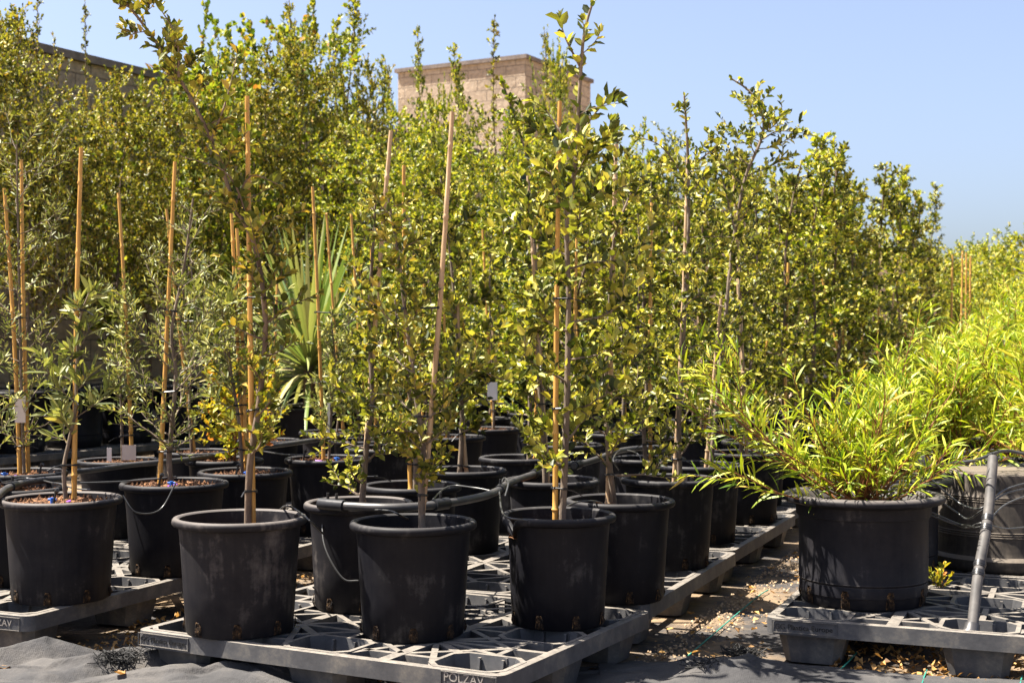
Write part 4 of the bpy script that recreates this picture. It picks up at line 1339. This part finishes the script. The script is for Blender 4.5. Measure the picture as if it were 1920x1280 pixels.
sp_ = [(826, 128, 'b', 'leafy tree hiding the left edge of the tower'), (972, 165, 'b', 'leafy tree before the tower corner, lower than its neighbours'), (885, 74, 'p', 'dark narrow tree standing before the left half of the tower'), (940, 30, 't', 'thin spire topped tree rising past the tower corner'), (1006, 48, 't', 'thin spire topped tree rising right of the tower corner'), (1050, 40, 'b', 'tall leafy tree covering the right edge of the tower')]
for i, (px, py, k, lab) in enumerate(sp_):
    p = wp(px, 700, 14.6 + .6 * i); p.z = PLZ - .03
    far_oak(p, zof(p, py), lab, 0, 560 + i, .5, 'trees before the tower', (.42, .42, .7, .9, .7, .42)[i], KITS[k], KN[k], True, 'tree', False, 3.3)

# trees far down the right side
fr2 = [(1530, 325, 15, 'b'), (1600, 320, 16, 't'), (1668, 305, 15.5, 'p'), (1706, 312, 17, 't'), (1740, 345, 17.5, 'p'), (1772, 465, 20, 'b'), (1800, 440, 22, 'b'), (1836, 428, 23, 'b'), (1868, 445, 21, 'b'), (1902, 408, 20, 'b'), (1945, 425, 19, 'b'), (1985, 430, 18, 'b'), (1820, 500, 17, 'b'), (1880, 505, 16, 'b'), (1945, 500, 15, 'b')]
for i, (px, py, Z, k) in enumerate(fr2):
    p = wp(px, 700, Z); p.z = 0.0
    far_oak(p, zof(p, py), ('%s tree far down the right side, %s from the left' if i < 12 else '%s tree just beyond the willows at right, %s of them from left') % ({'b': 'yellow green dense', 'p': 'leafy narrow', 't': 'thin topped'}[k], ORD[i if i < 12 else i - 12]), i % len(KITS[k]), 600 + i, .5, 'trees far down the right side', 1.2, KITS[k], {'b': 'dense_tree', 'p': 'poplar', 't': 'slender_tree'}[k], True, 'tree', False, 3.3)
# lone canes standing among them
for i, (bx, ty, tx, Z) in enumerate([(1782, 478, 1786, 12.5), (1796, 470, 1805, 12.8), (1808, 474, 1812, 13), (1818, 480, 1820, 13.3)]):
    b = wp(bx, 640, Z); b.z = 0
    t = wp(tx, ty, Z)
    e = empty('bamboo_cane', b, ['darkest', 'leaning', 'straight', 'rightmost'][i] + ' reddish cane standing among the bright willows at right', 'cane', 'reddish canes at right')
    add_stake(e, Vector((0, 0, 0)), t - b, .011, 700 + i, 'bamboo')

# ------------------------------------------------------------------ yuccas
def yucca(px, ry, n, lmin, lmax, seed, label, droop, h=.34, D=.5, w=.03, zc=.5):
    Z = F * (CAMH - PLZ - h) / (ry - HZ)
    loc = wp(px, ry, Z); loc.z = PLZ if on_pallet(loc) else .012
    root = empty('potted_yucca', loc, label, 'potted yucca', 'spiky yuccas among the pots')
    add_pot(root, D, h, h - .05, seed, False)
    rg = random.Random(seed)
    V, Fs = [], []
    for k in range(n):
        g = k / n
        az = k * 2.39996 + rg.uniform(-.2, .2)
        el = math.radians(85 - 95 * g ** .8 + rg.uniform(-8, 8))
        l = rg.uniform(lmin, lmax)
        d = Vector((math.cos(az) * math.cos(el), math.sin(az) * math.cos(el), math.sin(el)))
        p = Vector((0, 0, h + zc * (1 - .5 * g) * .35)) + Vector((math.cos(az), math.sin(az), 0)) * .03
        sd = Vector((-math.sin(az), math.cos(az), 0))
        i0 = len(V); K = 7
        for q in range(K + 1):
            f = q / K
            ww = w * (.55 + 1.0 * f) if f < .4 else w * .95 * max(0.0, 1 - (f - .4) / .6) ** .7
            ww = max(ww, .0012)
            up = sd.cross(d).normalized()
            V.append(p + sd * ww / 2 + up * ww * .16); V.append(p.copy()); V.append(p - sd * ww / 2 + up * ww * .16)
            p = p + d * (l / K)
            d = (d + Vector((0, 0, -droop * (.4 + f) * (1 - abs(d.z) * .6) * (.4 + g)))).normalized()
        for q in range(K):
            a = i0 + q * 3; b = a + 3
            Fs += [(a, a + 1, b + 1, b), (a + 1, a + 2, b + 2, b + 1)]
    link('rosette', poly_mesh('rosette', np.array([tuple(v) for v in V]), np.array(Fs), M['yucca'], False), root)
    MB().tube([Vector((0, 0, h - .06)), Vector((0, 0, h + zc * .36))], [.05, .04], 9).build('trunk', M['bark'], root, 50)
    return root
yucca(580, 764, 170, .8, 1.12, 3, 'large spiky yucca with stiff upright and bent leaves, left of centre', .15, w=.042, zc=1.25)
yucca(876, 762, 60, .6, .95, 4, 'strap leaved yucca drooping behind the white labelled pot', .26, w=.042, zc=1.3)
yucca(640, 752, 60, .6, .95, 5, 'half hidden spiky yucca right of the large one', .2, w=.034, zc=.8)

# ------------------------------------------------------------------ right hand pots and willows
def willow(root, base, seed, n, lmin, lmax, spread, bias=(0, 0), size=.085, sp=.012, sector=None, dead=0, mat='willow', lift=.06, fixed=()):
    rg = random.Random(seed)
    wood, L = MB(), Leaves()
    for k in range(n):
        az = rg.uniform(0, 6.283) if sector is None else rg.uniform(*sector)
        tilt = abs(rg.gauss(0, spread))
        d = Vector((math.cos(az) * math.sin(tilt) + bias[0], math.sin(az) * math.sin(tilt) + bias[1], max(.25, math.cos(tilt)))).normalized()
        if k < len(fixed):
            d = Vector(fixed[k][0]).normalized(); l = fixed[k][1]
        else:
            l = rg.uniform(lmin, lmax)
        b = Vector(base) + Vector((rg.gauss(0, .035), rg.gauss(0, .035), 0))
        pts = twig(b, d, l, rg, 8, .12, lift)
        wood.tube(pts, [.004 + (.0012 - .004) * i / 8 for i in range(9)], 5, False)
        along(pts, rg, L, sp, size, .25, .22, 1, .05, .75)
        for q in range(3):
            j = rg.randint(2, 7)
            d2 = (pts[j + 1] - pts[j]).normalized() + rdir(rg) * .7
            p2 = twig(pts[j], d2, l * rg.uniform(.2, .42), rg, 4, .15, lift)
            wood.tube(p2, [.002, .0016, .0014, .0012, .001], 4, False)
            along(p2, rg, L, sp, size * .9, .3, .1, 1, .05, .75)
    for k in range(dead):
        d = Vector((rg.gauss(.1, .35), rg.gauss(0, .3), 1)).normalized()
        pts = twig(Vector(base), d, rg.uniform(.15, .34), rg, 5, .2, .05)
        wood.tube(pts, [.003, .0026, .0022, .0018, .0014, .001], 4, False)
    wood.build('stems', M['twig_red'], root, 60)
    leaves('foliage', L.P, L.D, L.N, L.S, T_WILLOW, M[mat], root)

WG = 'willow shrubs in round pots at right'
def willow_pot(px, ry, label, seed, h=.337, D=.505, soil=.29, z0=PLZ, mat='pot', **kw):
    Z = F * (CAMH - z0 - h) / (ry - HZ)
    loc = wp(px, ry, Z)
    if not on_pallet(loc):
        z0 = .012
        Z = F * (CAMH - z0 - h) / (ry - HZ)
        loc = wp(px, ry, Z)
    loc.z = z0
    root = empty('potted_willow', loc, label, 'potted shrub', WG)
    add_pot(root, D, h, soil, seed, Z < 5, 'big', mat)
    willow(root, (0, 0, soil), seed, **kw)
    return root
willow_pot(1618, 925, 'low bright willow sprawling left over the front round pot', 31, mat='pot_dusty', n=36, lmin=.2, lmax=.38, spread=.85, bias=(-.16, -.05), size=.075, sp=.0125, dead=22, lift=.05,
           fixed=(((-.9, -.1, .5), .72), ((-.85, .1, .62), .66), ((-.95, 0, .22), .72), ((-.8, -.2, .6), .6), ((-.75, .2, .6), .56), ((-1, .05, .35), .68), ((-.9, -.2, .12), .6), ((-.6, 0, .7), .5), ((.12, .05, 1), .4), ((.2, .1, 1), .36), ((-.3, 0, 1), .36), ((-.45, -.1, .7), .42)))
willow_pot(1650, 893, 'upright bright willow in the second round pot, behind the front one', 32, n=44, lmin=.22, lmax=.4, spread=.7, bias=(.12, .05), size=.08, sp=.0135,
           fixed=(((-.02, 0, 1), .66), ((.3, 0, 1), .5), ((.5, .1, .9), .5)))
ups = wp(1872, 885, 5.12)
ur = empty('upturned_pot', (ups.x, ups.y, PLZ), 'empty ribbed black pot turned upside down behind the leaning pipe', 'pot')
def flip():
    rt, h, rb = .253, .345, .2
    prof = [(.0001, h), (rb - .014, h), (rb - .003, h - .003), (rb, h - .012), (rb + .003, h - .06)]
    for z in (.082, .09, .098):
        r = rb + .003 + .022 * z / h
        prof += [(r, h - z + .002), (r + .0022, h - z), (r, h - z - .002)]
    for z in (.205, .213, .221):
        r = rb + .006 + .035 * z / h
        prof += [(r, h - z + .002), (r + .0022, h - z), (r, h - z - .002)]
    prof += [(rb + .033, .07), (rb + .037, .055), (rt - .008, .05), (rt, .042), (rt + .001, .02), (rt - .004, .006), (rt - .012, 0), (rt - .03, 0), (rt - .04, .03), (.0001, .03)]
    return MB().lathe(prof, 64).mesh('pot', M['pot_faded'], 35)
po = link('body', flip(), ur)
for k in range(6):
    a = math.radians(-148 + k * 36)
    mb = MB()
    r = .2018
    def P(da, z, off):
        return ((r + off) * math.cos(a + da), (r + off) * math.sin(a + da), z)
    mb.add([P(-.052, .29, .0035), P(.052, .29, .0035), P(.052, .332, .0012), P(-.052, .332, .0012)], [(0, 1, 2, 3)])
    mb.build('drain_hole', M['tie'], po)
lw = [(1790, 862, 'bright willow behind the upturned pot', 41, .3, .5), (1905, 850, 'bright willow at the right edge behind the pipe top', 42, .35, .6), (1700, 842, 'bright willow behind the second round pot, its shoots upright', 43, .25, .42),
      (2015, 876, 'willow at the right edge, mostly out of view', 44, .4, .66), (1840, 812, 'bright willow in the middle of the right shrubs', 45, .42, .7), (1930, 800, 'tall bright willow in the back right corner of the shrubs', 46, .5, .85), (1755, 800, 'willow left of centre among the right shrubs', 47, .3, .5), (1870, 776, 'far bright willow before the canes', 48, .5, .85), (1965, 770, 'far willow cut by the right edge', 49, .5, .9), (1800, 768, 'farthest willow left of the canes', 50, .35, .6)]
for px, ry, lab, sd, a, b in lw:
    willow_pot(px, ry, lab, sd, n=36, lmin=a, lmax=b, spread=.6, size=.085, sp=.0155)

# yellow weed seedling on the right pallet
sd = wp(1762, 1098, zat(1098, PLZ)); sd.z = PLZ - .02
sr = empty('seedling', sd, 'small yellow leaved seedling poking through the right pallet', 'seedling')
L = Leaves(); wd = MB(); rg = random.Random(9)
for k in range(9):
    d = Vector((rg.gauss(0, .5), rg.gauss(0, .4), .8)).normalized()
    pts = twig((0, 0, 0), d, rg.uniform(.05, .1), rg, 4)
    wd.tube(pts, [.0015, .0013, .0011, .001, .0008], 4)
    along(pts, rg, L, .012, .026, .5, .3)
wd.build('stems', M['twig_red'], sr)
leaves('foliage', L.P, L.D, L.N, L.S, T_OVAL, M['red_shoot'], sr)

# ------------------------------------------------------------------ stacks of empty pots behind the oaks
def pot_stack(px, Z, n, label, seed):
    p = wp(px, 700, Z); p.z = 0.0
    m = cached('stackpot', lambda: MB().lathe(pot_profile(.2, .26, .4, .1), 40).mesh('pot', M['pot'], 40))
    for k in range(n):
        o = link('stacked_pot', m)
        o.location = (p.x, p.y, .012 + k * .095)
        tag(o, 'empty black pot in the %s stack behind the oaks, %s from the bottom' % (label, ORD[k]), 'pot', 'nested empty pots')
pot_stack(1082, 13.8, 8, 'left', 1)
pot_stack(1128, 14.1, 7, 'middle', 2)
pot_stack(1250, 14.6, 7, 'right', 3)
pot_stack(1720, 14.0, 6, 'far right', 4)

# ------------------------------------------------------------------ irrigation pipes and drip tubes
PZ = PLZ + RIMH + .011
def hose(pts, r, label, group='irrigation pipes over the pots', mat='hose', name='irrigation_pipe', fits=()):
    path = smooth_path(pts, 8)
    o = empty(name, path[0], label, 'pipe', group)
    q = [p - path[0] for p in path]
    MB().tube(q, r, 10).build('tube', M[mat], o, 60)
    for f in fits:
        i = min(int(f * (len(q) - 1)), len(q) - 2)
        d = (q[i + 1] - q[i]).normalized()
        MB().tube([q[i] - d * r * 2.6, q[i] - d * r * 2.5, q[i] + d * r * 2.5, q[i] + d * r * 2.6], [r * 1.1, r * 1.45, r * 1.45, r * 1.1], 10).build('fitting', M['tie'], o, 50)
        mb = MB().tube([q[i] + Vector((0, 0, r)), q[i] + Vector((0, 0, r + .022))], .0045, 7)
        mb.build('nipple', M['white' if False else 'tie'], o, 50)
    return o
def hp(px, py, z=PZ):
    return wp(px, py, zat(py, z))
hose([hp(604, 944), hp(650, 948), hp(720, 951), hp(785, 949), hp(850, 941), hp(905, 930), hp(936, 919)], .0125, 'thick black pipe lying across the rims behind the middle front pot', fits=(.06, .12, .62))
hose([hp(936, 919), hp(955, 905), hp(1000, 889), hp(1035, 877), hp(1075, 869)], .0125, 'thick black pipe rising over the pot with the grey stemmed oak', fits=(.05, .55))
hose([hp(1076, 873), hp(1120, 860), hp(1150, 848), hp(1185, 841), hp(1240, 838)], .0125, 'thick black pipe running on towards the aisle column', fits=(.06,))
hose([hp(-10, 935), hp(10, 918), hp(40, 906), hp(80, 900), hp(118, 897)], .0125, 'thick black pipe curving over the pots at the left edge', fits=(.4,))
hose([hp(140, 884), hp(180, 880), hp(240, 872), hp(300, 866), hp(352, 861), hp(432, 850)], .011, 'black pipe in front of the pot with the pink tag')
hose([hp(490, 838), hp(540, 832), hp(600, 823), hp(660, 815), hp(700, 812)], .012, 'black pipe with a blue valve running behind the long caned olive')
hose([hp(500, 776), hp(525, 766), hp(545, 760), hp(580, 757)], .014, 'grey pipe resting on the pot of the large yucca')
def drip(pts, label, r=.0028):
    o = hose(pts, r, label, 'thin drip tubes', 'drip', 'drip_tube')
    return o
Q = RIMH + PLZ
drip([wp(605, 960, 4.22), wp(606, 1010, 4.16), wp(620, 1050, 4.12), wp(645, 1085, 4.1), wp(672, 1088, 4.1)], 'thin tube looping down the pot with the pipe end')
drip([hp(936, 921), wp(945, 965, 3.95), wp(985, 975, 3.9), hp(1008, 990, PLZ + .28)], 'thin tube hanging at the torn rim of the tallest oak')
drip([hp(520, 960, Q - .03), hp(535, 948, Q + .02), hp(555, 955), wp(580, 975, 3.86), wp(606, 1000, 4.05)], 'thin tube curling over the right rim of the large front pot')
drip([hp(690, 955, Q), hp(730, 957, Q + .012), hp(752, 966, Q), hp(775, 978, Q - .04)], 'thin tube from the pipe into the middle front pot')
drip([hp(800, 948), hp(840, 912, Q + .02), hp(890, 914, Q + .02), hp(930, 922)], 'pale thin tube arching over the bark clod pot')
drip([hp(936, 915), wp(945, 896, 4.75), wp(953, 905, 4.6), wp(947, 930, 4.5)], 'short looped tube at the pipe bend')
drip([hp(1060, 950, Q - .03), hp(1085, 940, Q + .01), hp(1120, 940, Q), hp(1140, 950, Q - .06)], 'thin tube in the second aisle pot')
drip([wp(230, 928, 4.6), wp(255, 960, 4.6), wp(300, 955, 4.7), wp(330, 905, 4.75)], 'sagging thin tube between the two front olive pots')
drip([hp(150, 905), hp(230, 902), hp(300, 897), hp(330, 893)], 'straight thin tube crossing to the knobbly olive')
drip([hp(0, 905), hp(50, 896), hp(100, 905), hp(140, 915), hp(170, 918)], 'thin tube bundle over the left edge pots')
drip([hp(490, 845), hp(540, 852), hp(590, 850), hp(610, 838)], 'pale thin tube before the long caned olive')
drip([hp(1160, 880, Q), hp(1150, 860, Q + .05), hp(1165, 843), hp(1195, 850), hp(1205, 870, Q - .03)], 'thin looping tube beside the slender aisle oak')
# four thin wires from the right pot to the leaning pipe
rp0 = wp(1862, 857, 4.3); rpb = wp(1823, 1176, 3.97)
for i, (y0, ys, yp, y1, lab) in enumerate([(895, 950, 951, 900, 'uppermost'), (915, 972, 955, 912, 'second'), (945, 985, 985, 922, 'third'), (948, 988, 980, 985, 'lowest')]):
    drip([wp(1742 - 14 * i, y0, 4.38), wp(1790, (y0 + ys) / 2 + 14, 4.36), wp(1815, ys, 4.3), wp(1842, yp, 4.215), wp(1885, (yp + y1) / 2 + (8 if i == 3 else -8), 4.3), wp(1945, y1, 4.4)], lab + ' of the four thin tubes tied to the leaning pipe', .003)
rp = empty('riser_pipe', rpb, 'grey dusty pipe leaning with its elbow in the cup of the right pallet', 'pipe')
dv = (rp0 - rpb)
path = smooth_path([Vector((0, 0, 0)), dv * .3 + Vector((-.002, 0, 0)), dv * .62 + Vector((.006, 0, 0)), dv], 6)
MB().tube(path, .0158, 14).build('tube', M['hose_dusty'] if 'hose_dusty' in M else M['hose'], rp, 60)
for f in (.03, .35, .40, .66, .72):
    mb = MB()
    c = path[int(f * (len(path) - 1))]; d = dv.normalized()
    for q in range(3):
        cc = c + d * (q - 1) * .006
        mb.tube([cc - d * .0032, cc + d * .0032], .0178 + .001 * (q % 2), 12)
    mb.build('wire_tie', M['tie'], rp, 50)
MB().tube([Vector((0, 0, .012)), Vector((-.006, -.01, -.012)), Vector((-.03, -.02, -.03))], [.021, .024, .026], 12).build('elbow', M['hose'], rp, 50)
# bundle of wires lying in the back of the right pots
drip([wp(1660, 907, 4.5), wp(1690, 902, 4.55), wp(1720, 904, 4.5), wp(1742, 895, 4.42), wp(1752, 905, 4.4)], 'knotted wire bundle in the back of the front round pot', .005)
drip([wp(1735, 878, 5.0), wp(1790, 868, 5.05), wp(1830, 862, 5.05), wp(1880, 845, 5.1), wp(1920, 850, 5.1)], 'black tube lying over the upturned pot', .006)
